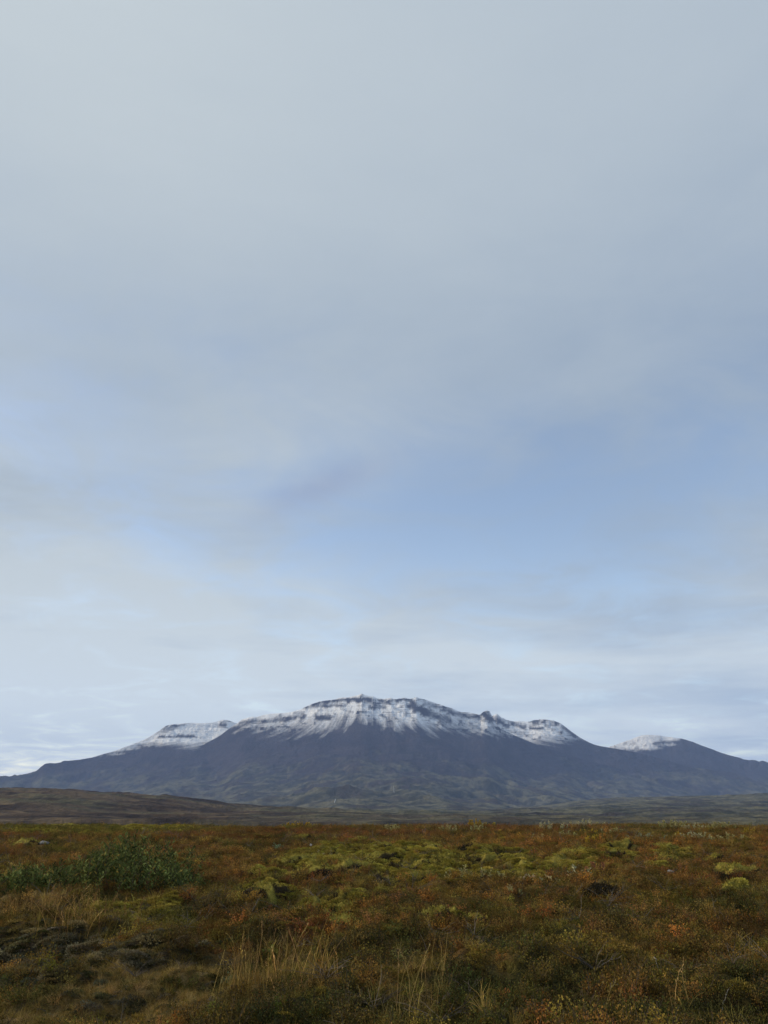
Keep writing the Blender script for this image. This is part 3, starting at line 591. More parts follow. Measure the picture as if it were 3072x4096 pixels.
def points(n, seed, r0=2.4, r1=37, pw=1.35, az=44):
    n = int(n * 1.3); rg = np.random.default_rng(seed); u = rg.uniform(0, 1, n); r = (r0 ** pw + u * (r1 ** pw - r0 ** pw)) ** (1 / pw); a = rg.uniform(-R(az), R(az), n); return r * np.sin(a), r * np.cos(a)
def jit(t, rg, k=.28, hue=.12): return t * np.exp(rg.normal(size=(len(t), 1)) * k) * np.exp(rg.normal(size=t.shape) * hue)
def build_carpet():
    rg = np.random.default_rng(77)
    def face(x, y): return (1 - sst(.0, .13, np.abs(y - bank_edge(x) + .02 + .22 * fbm(x / .45, y / .45, 3, 405)))) * (1 - sst(-1.7, -.6, x)) * sst(-.35, .25, fbm(x / .8, y * 0, 2, 407))
    # dwarf birch
    x, y = points(42000, 1); t, f, px, py = heath_tint(x, y)
    dens = fbm(x / 1.2, y / 1.2, 3, 700)
    p = np.clip(.72 + .95 * dens + .5 * (micro(x, y) / .08), .03, 1) * (1 - f['moss'] * (.6 + .4 * sst(-.3, .2, fold(x, y)))) * (1 - .8 * f['grass']) * (1 - .93 * f['lich']) * (1 - .92 * f['turf']) * (1 - .5 * face(x, y)) * (1 - .85 * f['yelg']); k = rg.uniform(size=len(x)) < p
    scatter('dwarf_birch', 'low russet dwarf birch covering the heath', [proto_birch(i) for i in range(5)], x[k], y[k], -.03, rg.uniform(.40, .85, k.sum()) * (1 + .25 * dens[k]), jit(t[k], rg))
    # crowberry, heather
    x, y = points(32000, 2); t, f, px, py = heath_tint(x, y)
    p = np.clip(.7 - .5 * fbm(x / 1.2, y / 1.2, 3, 700) - .5 * (micro(x, y) / .08) + .3 * f['green'], .1, 1) * (1 - .9 * f['moss'] * sst(-.3, .2, fold(x, y))) * (1 - .5 * f['grass']) * (1 - .85 * f['lich']) * (1 - .8 * f['turf']) * (1 - .1 * face(x, y)); k = rg.uniform(size=len(x)) < p
    tt = lerp(t[k] * .55, PAL['dgreen'] * .8, rg.uniform(0, .8, (k.sum(), 1)))
    scatter('crowberry', 'dark crowberry and heather between the birches', [proto_heather(i) for i in range(4)], x[k], y[k], -.02, rg.uniform(.7, 1.3, k.sum()), jit(tt, rg))
    # grass
    x, y = points(19000, 3); t, f, px, py = heath_tint(x, y)
    p = np.clip(.16 + .12 * fbm(x / 1.6, y / 1.6, 3, 720) + .95 * f['grass'] + .3 * f['yelg'] + .12 * f['green'] + .25 * f['lich'] + .95 * f['turf'], 0, 1) * (1 - .5 * f['moss']) * (1 - face(x, y)); k = rg.uniform(size=len(x)) < p
    mixk = rg.uniform(0, 1, (k.sum(), 1)) ** 1.2
    tt = lerp(PAL['olive'] * 1.05, PAL['tan'], mixk * (.35 + .5 * f['grass'][k][:, None])); tt = lerp(tt, PAL['yelg'], (.6 * f['yelg'][k])[:, None]); tt = lerp(tt, PAL['dgreen'], (.5 * f['green'][k])[:, None])
    lowg = f['turf'] * 1.25 + f['lich']; tt = lerp(tt, PAL['tan'] * lerp(.6, 1.1, rg.uniform(0, 1, (k.sum(), 1))), (.75 * f['turf'][k])[:, None])
    scatter('short_grass', 'thin dry grass tufts through the heath', [proto_grass(i) for i in range(5)], x[k], y[k], 0, rg.uniform(.4, .8, k.sum()) * (1 - .4 * np.clip(lowg[k], 0, 1)), jit(tt, rg, .22, .05))
    # moss shoots
    x, y = points(70000, 4, r1=33); t, f, px, py = heath_tint(x, y)
    fo = sst(-.05, .35, fold(x, y)); p = np.clip(f['moss'] * 1.2 * fo + 1.0 * f['yelg'] + .9 * f['lich'] + .05 + .12 * sst(.3, .7, fbm(x / .7, y / .7, 3, 740)), 0, 1) * (1 - .3 * face(x, y)) * (1 - .75 * f['turf']); k = rg.uniform(size=len(x)) < p
    tt = np.broadcast_to(PAL['moss'] * 1.35, (k.sum(), 3)); tt = lerp(PAL['olive'] * .75, tt, np.clip(f['moss'][k] + f['yelg'][k], 0, 1)[:, None]); tt = lerp(tt, PAL['olive'], sst(.0, .6, fbm(x[k] / .5, y[k] / .5, 3, 745))[:, None] * .6); tt = lerp(tt, PAL['grey'] * lerp(.6, 1.15, rg.uniform(0, 1, (k.sum(), 1))), (.7 * f['lich'][k])[:, None])
    scatter('moss_carpet', 'yellow-green moss carpet between the heath plants', [proto_moss(i) for i in range(4)], x[k], y[k], .0, rg.uniform(.5, 1.1, k.sum()), jit(tt, rg, .22, .04))
    # dense short turf and lichen on the bank at the lower left
    n = 26000; x = rg.uniform(-6.5, .4, n); y = rg.uniform(5.2, 10.4, n); t, f, px, py = heath_tint(x, y)
    k = rg.uniform(size=n) < np.clip(f['turf'] + .45 * f['lich'] + .25 * f['grass'], 0, 1) * (1 - .5 * face(x, y)); u = rg.uniform(0, 1, (k.sum(), 1))
    tt = lerp(PAL['olive'] * .7, PAL['tan'] * .85, u * (.35 + .65 * f['turf'][k][:, None]))
    scatter('turf', 'short matted tan turf on the bank at the lower left', [proto_grass(i) for i in range(5)], x[k], y[k], -.015, rg.uniform(.22, .5, k.sum()), jit(tt, rg, .3, .05), .6)
    n = 15000; x = rg.uniform(-6.5, .4, n); y = rg.uniform(5.2, 10.6, n); t, f, px, py = heath_tint(x, y)
    k = rg.uniform(size=n) < np.clip(.9 * f['lich'] + .35 * f['turf'] + .5 * face(x, y), 0, 1); u = rg.uniform(0, 1, (k.sum(), 1))
    tt = lerp(PAL['dgreen'] * .8, PAL['grey'] * .85, u ** 1.3)
    scatter('lichen_crust', 'grey-green moss and lichen on the slope of the eroded bank', [proto_moss(i) for i in range(4)], x[k], y[k], -.01, rg.uniform(.3, .75, k.sum()), jit(tt, rg, .3, .04))
    # bare twigs, lichen flecks
    x, y = points(1700, 5); t, f, px, py = heath_tint(x, y); k = rg.uniform(size=len(x)) < np.clip(.25 + .7 * sst(0, .5, fbm(x / 1.4, y / 1.4, 3, 760)), 0, 1) * (1 - f['lich'])
    scatter('bare_twig_litter', 'bare grey twigs lying through the heath', [proto_twig(i) for i in range(4)], x[k], y[k], .05, rg.uniform(.6, 1.2, k.sum()), np.full((k.sum(), 3), .2))
    x, y = points(140, 6); k = fbm(x / .8, y / .8, 3, 770) > .2
    scatter('lichen_flecks', 'pale lichen flecks among the heath plants', [proto_lichen(i) for i in range(3)], x[k], y[k], .06, rg.uniform(.5, 1.3, k.sum()), jit(np.tile(PAL['grey'] * .9, (k.sum(), 1)), rg))
build_carpet()
def empty(name, loc, label, cat, group=None):
    o = bpy.data.objects.new(name, None); col.objects.link(o); o.location = loc; o.empty_display_size = .2
    return tag(o, label, cat, group)

# ------------------------------------------------------------------ moss cushions
def mat_moss():
    m = Nodes('moss'); c = m.attr('tint'); v = m.attr('var', 'Fac'); n = m.noise(60, 4, .6)
    c = m.scale(c, m.rng(v, 0, 1, .6, 1.4)); m.base(m.scale(c, m.rng(n, .3, .7, .7, 1.3))); m.bump(n, .8, .02); return m.mat
M_MOSS = mat_moss()
def cushion(x0, y0, x1, y1, hw, h, label, green=1.0, k=0):
    hw *= 1.0; h *= .62
    ym = (y0 + y1) / 2; a = np.array(at(x0, ym + (y0 - ym) * .35)); b = np.array(at(x1, ym + (y1 - ym) * .35)); c = (a + b) / 2; c[2] = min(a[2], b[2], c[2]) - .01
    ln = np.linalg.norm((b - a)[:2]) / 2 + hw * .8; th = math.atan2(b[1] - a[1], b[0] - a[0]); rg = np.random.default_rng(900 + k)
    nu, nv = 44, 13; U = np.linspace(0, 2 * np.pi, nu, endpoint=False)[None, :]; Vv = np.linspace(0, 1, nv)[:, None]
    # profile: skirt tucks in under a rounded shoulder
    pr = np.interp(Vv, [0, .12, .3, .5, .75, .9, 1], [.86, 1.0, 1.0, .88, .55, .22, .001]); pz = np.interp(Vv, [0, .12, .3, .5, .75, .9, 1], [-.28, .12, .5, .78, .95, 1.0, 1.0])
    wob = 1 + .42 * fbm(np.cos(U) * 1.6 + k * 3.1, np.sin(U) * 1.6, 4, 910)
    X = ln * np.cos(U) * pr * wob; Y = hw * np.sin(U) * pr * wob
    Z = h * pz * (1 + .55 * fbm(X * 2.6 + k, Y * 6, 3, 920)) + .035 * (ridged(X * 3.5 + k, Y * 11, 3, 930) - .8) * sst(0, .3, Vv)
    Z = Z * (1 - .25 * (X / ln) * np.sign(rg.normal()) * .8)
    x = X * math.cos(th) - Y * math.sin(th); y = X * math.sin(th) + Y * math.cos(th)
    gz = ground(c[0] + x, c[1] + y) - c[2]; z = Z + np.minimum(gz, .12) * .9
    top = sst(.36, .62, np.broadcast_to(Vv, x.shape) + .22 * fbm(x * 7 + k, y * 7, 3, 940) + .12 * np.sin(U - 0))  # brown thatch on flanks; camera side browner, its shade put into the colour
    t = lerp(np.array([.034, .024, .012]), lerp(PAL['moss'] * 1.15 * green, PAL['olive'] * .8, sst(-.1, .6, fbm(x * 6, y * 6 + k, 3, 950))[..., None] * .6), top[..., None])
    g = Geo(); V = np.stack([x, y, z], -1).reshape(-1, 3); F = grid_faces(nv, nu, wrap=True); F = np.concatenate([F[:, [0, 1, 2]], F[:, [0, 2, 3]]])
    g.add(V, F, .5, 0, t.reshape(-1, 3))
    n = int(1500 + 1200 * ln); idx = rg.integers(nu * 2, nu * nv - nu, n); P = V[idx] + rg.normal(size=(n, 3)) * [.02, .02, .006]; ctr = np.array([0, 0, -.1]); D = unit((P - ctr) * [1, 1, 2]) + rg.normal(size=(n, 3)) * .5 + [0, 0, .35]
    leaves(g, P, D, .026, .012, rg, 0, t.reshape(-1, 3)[idx] * 1.2)
    o = g.obj('moss_cushion', [M_MOSS], smooth=True); o.location = c
    return tag(o, label, 'moss', 'moss cushions on the heath')
CUSH = [
 (1180, 3362, 1225, 3360, .20, .15, 'small round moss cushion standing alone left of centre below the crest'),
 (1425, 3374, 1455, 3373, .15, .11, 'tiny moss cushion with dark underside above the middle moss field'),
 (1545, 3412, 1635, 3406, .24, .17, 'low moss cushion right beside the white stone at the top of the moss field'),
 (1670, 3406, 1770, 3402, .26, .17, 'broad moss cushion at the upper edge of the moss field, left of the black mound'),
 (1130, 3478, 1260, 3462, .24, .15, 'long low moss ridge at the upper left of the moss field, below two shrubs'),
 (1225, 3496, 1300, 3484, .18, .13, 'short moss fold just above the long sloping moss ridge'),
 (1260, 3538, 1450, 3480, .24, .24, 'longest moss ridge, rising from lower left to right with a dark underside'),
 (1310, 3470, 1420, 3460, .20, .14, 'flat moss fold left in the middle of the moss field'),
 (1480, 3462, 1600, 3442, .24, .16, 'moss ridge in the centre of the moss field, right of the longest ridge'),
 (1570, 3484, 1650, 3474, .22, .17, 'humped moss cushion with shaded hollow under it, centre of the moss field'),
 (1685, 3482, 1800, 3464, .24, .16, 'moss ridge below the black mound, with a dark hollow under its left end'),
 (1750, 3450, 1835, 3440, .24, .13, 'moss fold touching the left side of the black mound'),
 (1540, 3538, 1620, 3530, .22, .13, 'moss cushion at the lower edge of the moss field, left of the brown mound'),
 (1640, 3542, 1735, 3518, .22, .14, 'moss fold running up to the dark brown mound'),
 (1020, 3532, 1100, 3526, .24, .12, 'rounded moss cushion left of the long ridge, upper of the left pair'),
 (1085, 3552, 1165, 3548, .22, .12, 'moss cushion left of the long ridge, lower right of the left pair'),
 (1010, 3602, 1100, 3596, .26, .16, 'broad moss cushion at the lower left of the moss field, right of the green willow'),
 (1370, 3602, 1420, 3594, .18, .12, 'small moss patch between the long ridge and the single dark-fronted cushion'),
 (1312, 3716, 1405, 3684, .22, .23, 'single dark-fronted moss cushion in the middle foreground with bare twigs at its right'),
 (1728, 3704, 1810, 3670, .16, .17, 'narrow sloping moss ridge above the curled grey branch'),
 (1820, 3690, 1900, 3678, .20, .15, 'moss cushion right of the narrow sloping ridge, above the curled branch'),
 (1370, 3650, 1435, 3632, .16, .12, 'thin moss strip above the single dark-fronted cushion'),
 (2040, 3452, 2095, 3442, .22, .15, 'moss cushion right of the black mound, with grey lichen at its foot'),
 (2240, 3454, 2310, 3442, .22, .13, 'moss fold just below the white stone on the right half'),
 (2330, 3434, 2410, 3430, .20, .13, 'thin moss ridge below the orange-yellow willow'),
 (2450, 3413, 2500, 3406, .20, .15, 'upper moss cushion of the two right of the orange-yellow willow'),
 (2470, 3447, 2550, 3434, .22, .15, 'lower moss cushion of the two right of the orange-yellow willow'),
 (2615, 3417, 2680, 3406, .22, .15, 'left moss cushion of the pair far right below the crest'),
 (2690, 3413, 2755, 3408, .22, .13, 'right moss cushion of the pair far right below the crest'),
 (2640, 3448, 2700, 3446, .18, .11, 'flat moss cushion under the far right pair'),
 (2840, 3462, 2870, 3457, .16, .15, 'small bright moss tuft alone near the right edge'),
 (2110, 3502, 2220, 3482, .22, .13, 'moss ridge left of the white-leaved willow'),
 (2620, 3492, 2665, 3487, .16, .10, 'thin moss strip left of the flat grey stone'),
 (2910, 3512, 2990, 3503, .22, .20, 'dome of moss with a dark front near the right edge'),
 (2900, 3588, 2990, 3582, .20, .11, 'low moss fold under the dark-fronted dome at the right edge'),
 (70, 3396, 150, 3391, .26, .20, 'round moss cushion at the left edge, above the green willow'),
 (210, 3292, 290, 3292, .45, .16, 'moss hump on the skyline of the heath at the left'),
 (1950, 3464, 2030, 3452, .20, .13, 'moss fold right under the black mound'),
]
for i, q in enumerate(CUSH): cushion(*q[:6], q[6], k=i)

# ------------------------------------------------------------------ dark crowberry mounds
def dark_mound(px, py, rx, h, label, k, c=(.020, .020, .012)):
    loc = at(px, py); rg = np.random.default_rng(960 + k); g = Geo(); n = 1500; d = sphere_dirs(n, rg); d[:, 2] = np.abs(d[:, 2]); P = d * [rx, rx * .8, h] * (rg.uniform(.75, 1.02, n) * (1 + .25 * fbm(d[:, 0] * 2.2 + k, d[:, 1] * 2.2, 3, 970)))[:, None]
    nu, nv = 24, 7; U = np.linspace(0, 2 * np.pi, nu, endpoint=False)[None]; W = np.linspace(-.25, np.pi / 2 - .02, nv)[:, None]; wb = .82 * (1 + .25 * fbm(np.cos(U) * np.cos(W) * 2.2 + k, np.sin(U) * np.cos(W) * 2.2, 3, 970))
    V = np.stack([rx * np.cos(U) * np.cos(W) * wb, rx * .8 * np.sin(U) * np.cos(W) * wb, h * np.sin(W) * wb], -1).reshape(-1, 3); F = grid_faces(nv, nu, wrap=True); F = np.concatenate([F[:, [0, 1, 2]], F[:, [0, 2, 3]]])
    e = empty('crowberry_mound', loc, label, 'shrub', 'dark crowberry mounds')
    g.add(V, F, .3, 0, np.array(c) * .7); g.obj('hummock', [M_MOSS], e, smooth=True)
    g2 = Geo(); leaves(g2, P, d + rg.normal(size=(n, 3)) * .5, .035, .012, rg, 0, np.array(c) * rg.uniform(.5, 1.7, (n, 1)))
    tag(g2.obj('foliage', [M_LEAF_T], e), kind='stuff')
dark_mound(1882, 3436, .30, .22, 'largest black crowberry mound, in the upper right of the moss field', 0)
dark_mound(1740, 3532, .20, .13, 'dark brown crowberry mound below the centre of the moss field', 1, (.045, .026, .014))
dark_mound(2410, 3606, .22, .15, 'wide dark crowberry mound below the white-leaved willow', 2, (.040, .032, .018))
dark_mound(2720, 3640, .32, .12, 'low dark crowberry mound right of the wide one', 3, (.024, .024, .014))
dark_mound(1290, 3552, .24, .12, 'dark crowberry mound tucked under the longest moss ridge', 4, (.030, .022, .013))
dark_mound(2925, 3522, .22, .10, 'dark crowberry mound in front of the moss dome by the right edge', 5)

# ------------------------------------------------------------------ willows and other small shrubs
def shrub(px, py, wpx, h, tint, label, k, group, name='willow_shrub', leaf=(.050, .022), nst=None, dens=1.0, single=False, cat='shrub', lz=0.0):
    loc = np.array(at(px, py)); rg = np.random.default_rng(1200 + k); rx = .5 * wpx / FPX * math.hypot(loc[0], loc[1]) * 1.05
    e = empty(name, tuple(loc), label, cat, group); nst = nst or max(5, int(9 * rx / .3)); gs = Geo(); P = []; D = []
    for i in range(nst):
        a = rg.uniform(0, 2 * np.pi); q = rg.uniform(0, 1) ** .6; bx, by = rx * .6 * q * math.cos(a), rx * .5 * q * math.sin(a); top = np.array([bx * 1.6 + rg.normal() * .03, by * 1.6 + rg.normal() * .03, h * rg.uniform(.6, 1.08) * (1 - .35 * q * q)])
        bz = float(ground(loc[0] + bx, loc[1] + by)) - loc[2]; b = np.array([bx, by, bz - .02]); t = np.linspace(0, 1, 5)[:, None]; pts = b + (top - b + [0, 0, bz]) * t + np.array([math.cos(a), math.sin(a), 0]) * .04 * np.sin(t * np.pi)
        tube(gs, pts, .005, .0018, 0, 4); m_ = max(5, int(44 * dens * h / .3)); tt = rg.uniform(.25, 1, m_); C = np.stack([np.interp(tt, t[:, 0], pts[:, j]) for j in range(3)], -1)
        ang = rg.uniform(0, 6.28, m_); dd = np.stack([np.cos(ang), np.sin(ang), rg.uniform(.3, 1.3, m_)], -1); P.append(C); D.append(dd)
    tag(gs.obj('stems', [M_WOOD], e), kind='stuff'); P = np.concatenate(P); D = np.concatenate(D)
    tn = np.array(tint) * .95 * np.exp(rg.normal(size=(len(P), 1)) * .22) * np.exp(rg.normal(size=(len(P), 3)) * .06)
    if single:                                       # leaves large enough to tell apart: one object each
        meshes = []
        for j in range(5):
            g = Geo(); leaves(g, np.zeros((1, 3)), np.array([[0, 0, 1.]]), leaf[0], leaf[1], rg, 0, tn[j]); o = g.obj('leaf', [M_LEAF_T], e, link=False); meshes.append(o.data); bpy.data.objects.remove(o)
        from mathutils import Vector
        for j in range(len(P)):
            o = bpy.data.objects.new('leaf', meshes[j % 5]); col.objects.link(o); o.parent = e; o.location = P[j]; o.rotation_mode = 'QUATERNION'; o.rotation_quaternion = Vector(D[j]).to_track_quat('Z', 'Y')
    else:
        g = Geo(); leaves(g, P, D, leaf[0], leaf[1], rg, 0, tn); tag(g.obj('foliage', [M_LEAF_T], e), kind='stuff')
    return e
PALE, SILV, TEAL, YEL, ORNG, STRAW = (.38, .35, .15), (.44, .41, .23), (.26, .28, .16), (.42, .29, .035), (.46, .23, .05), (.34, .29, .13)
CR = 'pale willows along the heath crest'
for i, q in enumerate([
 (1560, 3330, 80, .20, PALE, 'pale willow shrub on the crest, nearest the middle of the picture'),
 (1805, 3332, 70, .18, PALE, 'small pale willow just left of the yellow willows on the crest'),
 (1905, 3328, 80, .22, PALE, 'pale willow standing right below the brightest yellow willow on the crest'),
 (2185, 3325, 60, .22, SILV, 'silvery willow on the crest, leftmost of the right-hand row'),
 (2255, 3326, 40, .18, SILV, 'narrow silvery willow, second of the right-hand crest row'),
 (2350, 3312, 120, .26, SILV, 'widest silvery willow thicket standing on the skyline right of centre'),
 (2275, 3352, 70, .18, PALE, 'pale willow below the narrow silvery one, left of the two yellow sprigs'),
 (2150, 3362, 60, .14, PALE, 'low pale willow above the rust-coloured patch right of centre'),
 (2450, 3345, 80, .16, PALE, 'pale willow right of the yellow sprigs below the crest'),
 (2590, 3368, 130, .16, TEAL, 'low blue-green willow mat under the crest on the right'),
 (2690, 3322, 110, .26, PALE, 'pale willow on the skyline left of the right-hand end'),
 (2790, 3322, 90, .20, SILV, 'silvery willow on the skyline, second from the right end'),
 (2890, 3326, 110, .20, PALE, 'pale willow on the skyline, nearest the right edge'),
 (2780, 3366, 90, .18, SILV, 'silvery willow below the skyline row near the right'),
 (2900, 3372, 120, .20, PALE, 'wide pale willow below the skyline row, close to the right edge'),
 (2705, 3358, 50, .16, STRAW, 'straw-coloured willow between the mat and the lower silvery willow'),
 ]): shrub(q[0], q[1], q[2] * 1.15, q[3] * 1.3, q[4], q[5], i, CR)
MID = 'willows scattered in the moss field'
for i, q in enumerate([
 (1185, 3446, 110, .17, STRAW, 'straw-coloured shrub at the upper left of the moss field, left of the pair'),
 (1285, 3442, 110, .24, STRAW, 'straw-coloured shrub at the upper left of the moss field, right of the pair'),
 (1835, 3545, 90, .17, PALE, 'grey-green willow, left end of the low patch under the moss field'),
 (1905, 3540, 100, .19, PALE, 'grey-green willow, middle of the low patch under the moss field'),
 (1980, 3545, 90, .17, PALE, 'grey-green willow, right end of the low patch under the moss field'),
 (2050, 3600, 70, .10, PALE, 'very low grey-green willow below the patch, left of the two pale sprigs'),
 ]): shrub(*q[:5], q[5], 30 + i, MID, leaf=(.042, .018), dens=.9)
for i, q in enumerate([
 (2300, 3528, 110, .27, SILV, 'white-leaved willow bush with large leaves beside the orange bush'),
 (2195, 3542, 60, .15, SILV, 'small white-leaved willow left of the large-leaved bush'),
 (2125, 3546, 60, .13, SILV, 'small white-leaved willow, farthest left of the three'),
 ]): shrub(*q[:5], q[5], 50 + i, 'white-leaved willows', leaf=(.075, .036), nst=7 - i, dens=.30, single=True)
shrub(2377, 3520, 80, .26, (.36, .17, .09), 'orange-pink autumn bush right beside the white-leaved willow', 60, None, leaf=(.05, .035), nst=8, dens=.7)
for i, q in enumerate([
 (1190, 3306, 120, .20, YEL, 'yellow willow on the crest left of centre', .9), (1890, 3304, 80, .26, YEL, 'brightest yellow willow on the skyline right of the middle', 1.2), (1955, 3304, 80, .18, (.34, .29, .06), 'yellow-green willow touching the brightest yellow one on its right', 1),
 (2355, 3386, 26, .18, YEL, 'orange-yellow willow sprig, left of three above the moss ridge', .7), (2385, 3384, 28, .2, YEL, 'orange-yellow willow sprig, middle of three above the moss ridge', .7), (2415, 3378, 36, .24, ORNG, 'orange-yellow willow sprig, right and tallest of three above the moss ridge', .7),
 (2335, 3342, 36, .14, YEL, 'yellow sprig below the widest silvery thicket, left of two', .7), (2378, 3344, 40, .16, YEL, 'yellow sprig below the widest silvery thicket, right of two', .7),
 (3010, 3340, 80, .24, YEL, 'yellow willow at the right edge of the crest', .9), (1590, 3596, 110, .11, (.34, .26, .05), 'low yellow willow sprigs below the moss field', .5), (2705, 3348, 40, .16, YEL, 'small yellow sprig between the skyline willows and the lower silvery one', .6),
 (1075, 3850, 45, .24, (.20, .20, .045), 'yellow-green leafy sprig standing in the tall dry grass', .8),
 ]): shrub(q[0], q[1], q[2], q[3] * 1.25, q[4], q[5], 70 + i, 'yellow autumn willows', dens=q[6] * 1.2)

# the green willow thicket at the left
def green_bush():
    bx, by, bz = at(330, 3592); rg = np.random.default_rng(1500); dist = math.hypot(bx, by); s = dist / FPX
    e = empty('willow_thicket', (bx, by, bz), 'large dark green willow thicket at the left, behind the dry grass', 'shrub')
    gl = Geo(); gt = Geo(); prx = [-260, -100, 0, 150, 280, 370, 430, 500, 570, 630, 680, 720]; prh = [58, 72, 82, 102, 142, 172, 180, 168, 148, 110, 62, 22]
    P = []; D = []; TS = []
    for i in range(400):
        u = rg.uniform(-260, 715); X = (u - 330) * s; hh = np.interp(u, prx, prh) * s; dy = rg.uniform(-.1, 1.0) * min(1.6, hh * 2.6)
        hh = hh * rg.uniform(.45, 1.0) * (.75 + .25 * min(1, (dy + .3) / .8)); gz = float(ground(bx + X, by + dy)) - bz; b = np.array([X, dy, gz - .03]); top = b + [rg.normal() * .12, rg.normal() * .1, hh]
        t = np.linspace(0, 1, 5)[:, None]; pts = b + (top - b) * t + rg.normal(size=(1, 3)) * [.05, .05, 0] * np.sin(t * np.pi)
        if i % 2 == 0: tube(gt, pts, .006, .002, 0, 3)
        m_ = int(20 + 48 * hh); tt = rg.uniform(.12, 1.02, m_); C = np.stack([np.interp(tt, t[:, 0], pts[:, j]) for j in range(3)], -1) + rg.normal(size=(m_, 3)) * .03; ang = rg.uniform(0, 6.28, m_)
        P.append(C); D.append(np.stack([np.cos(ang), np.sin(ang), rg.uniform(.2, 1.5, m_)], -1)); TS.append(np.full(m_, math.exp(rg.normal() * .38)))
    for u, hpx in [(355, 215), (400, 228), (420, 222), (432, 232), (450, 215), (385, 205), (470, 205), (520, 195), (575, 186)]:   # taller thin shoots
        X = (u - 330) * s; b = np.array([X, .7, 0]); top = b + [rg.normal() * .06, 0, hpx * s * .74]; t = np.linspace(0, 1, 5)[:, None]; pts = b + (top - b) * t
        tube(gt, pts, .005, .0015, 0, 3); C = np.stack([np.interp(rg.uniform(.3, 1, 26), t[:, 0], pts[:, j]) for j in range(3)], -1); C = b + (top - b) * rg.uniform(.3, 1, (26, 1)); ang = rg.uniform(0, 6.28, 26)
        P.append(C); D.append(np.stack([np.cos(ang), np.sin(ang), rg.uniform(.5, 1.5, 26)], -1)); TS.append(np.ones(26))
    P = np.concatenate(P); D = np.concatenate(D); tn = lerp(np.array([.058, .082, .022]), np.array([.135, .155, .048]), rg.uniform(0, 1, (len(P), 1))) * np.exp(rg.normal(size=(len(P), 1)) * .2) * np.concatenate(TS)[:, None]; tn = np.where(rg.uniform(size=(len(P), 1)) < .05, np.array([.30, .22, .05]), tn)
    leaves(gl, P, D, .068, .024, rg, 0, tn); tag(gl.obj('foliage', [M_LEAF_T], e), kind='stuff'); tag(gt.obj('stems', [M_WOOD], e), kind='stuff')
green_bush()

# ------------------------------------------------------------------ tall dry grass
def tall_grass(px, py, wpx, n, h, label, k, tint=(.34, .25, .11), lean=0.0, heads=.7):
    loc = np.array(at(px, py)); rg = np.random.default_rng(1600 + k); rx = .8 * wpx / FPX * math.hypot(loc[0], loc[1])
    e = empty('grass_clump', tuple(loc), label, 'grass', 'tall dry grass clumps'); g = Geo(); gh = Geo()
    for i in range(n):
        b = np.array([rg.normal() * rx * .55, rg.normal() * rx * .4, 0]); b[2] = float(ground(loc[0] + b[0], loc[1] + b[1])) - loc[2] - .02
        hh = h * rg.uniform(.4, 1.15) * (1 - .25 * min(1, abs(b[0]) / rx)); t = np.linspace(0, 1, 6)[:, None]; ax = rg.normal() * .17 + lean; ay = rg.normal() * .12; nod = rg.normal() * .15
        pts = b + np.array([ax, ay, 1]) * hh * t + np.array([nod, nod * .5, -.1 * abs(nod)]) * hh * t ** 3
        tn = np.array(tint) * math.exp(rg.normal() * .4 - .15) * np.array([1, rg.uniform(.85, 1.1), rg.uniform(.7, 1.1)])
        tube(g, pts, .0024, .0010, 0, 3, rg.uniform(), tn)
        if rg.uniform() < heads:
            d = unit(pts[-1] - pts[-2]); m_ = 9; P = pts[-1] - d * np.linspace(.0, .11, m_)[:, None]; leaves(gh, P, d + rg.normal(size=(m_, 3)) * .35, .030, .006, rg, 0, tn * 1.15)
    nb = n * 3; a = rg.uniform(0, 6.28, nb); q = np.sqrt(rg.uniform(0, 1, nb)); bx, by = rx * q * np.cos(a), rx * .7 * q * np.sin(a); bz = ground(loc[0] + bx, loc[1] + by) - loc[2] - .02
    gb = Geo(); D = np.stack([rg.normal(size=nb) * .25 + lean, rg.normal(size=nb) * .25, np.ones(nb)], -1)
    blades(gb, np.stack([bx, by, bz], -1), D, h * rg.uniform(.15, .5, nb), .0042, .45, rg, 0, lerp(np.array(tint) * .8, PAL['olive'], rg.uniform(0, 1, (nb, 1)) ** 1.5), 4)
    tag(g.obj('stalks', [M_BLADE_T], e), kind='stuff'); tag(gb.obj('leaf_blades', [M_BLADE_T], e), kind='stuff')
    if gh.n: tag(gh.obj('seed_heads', [M_BLADE_T], e), kind='stuff')
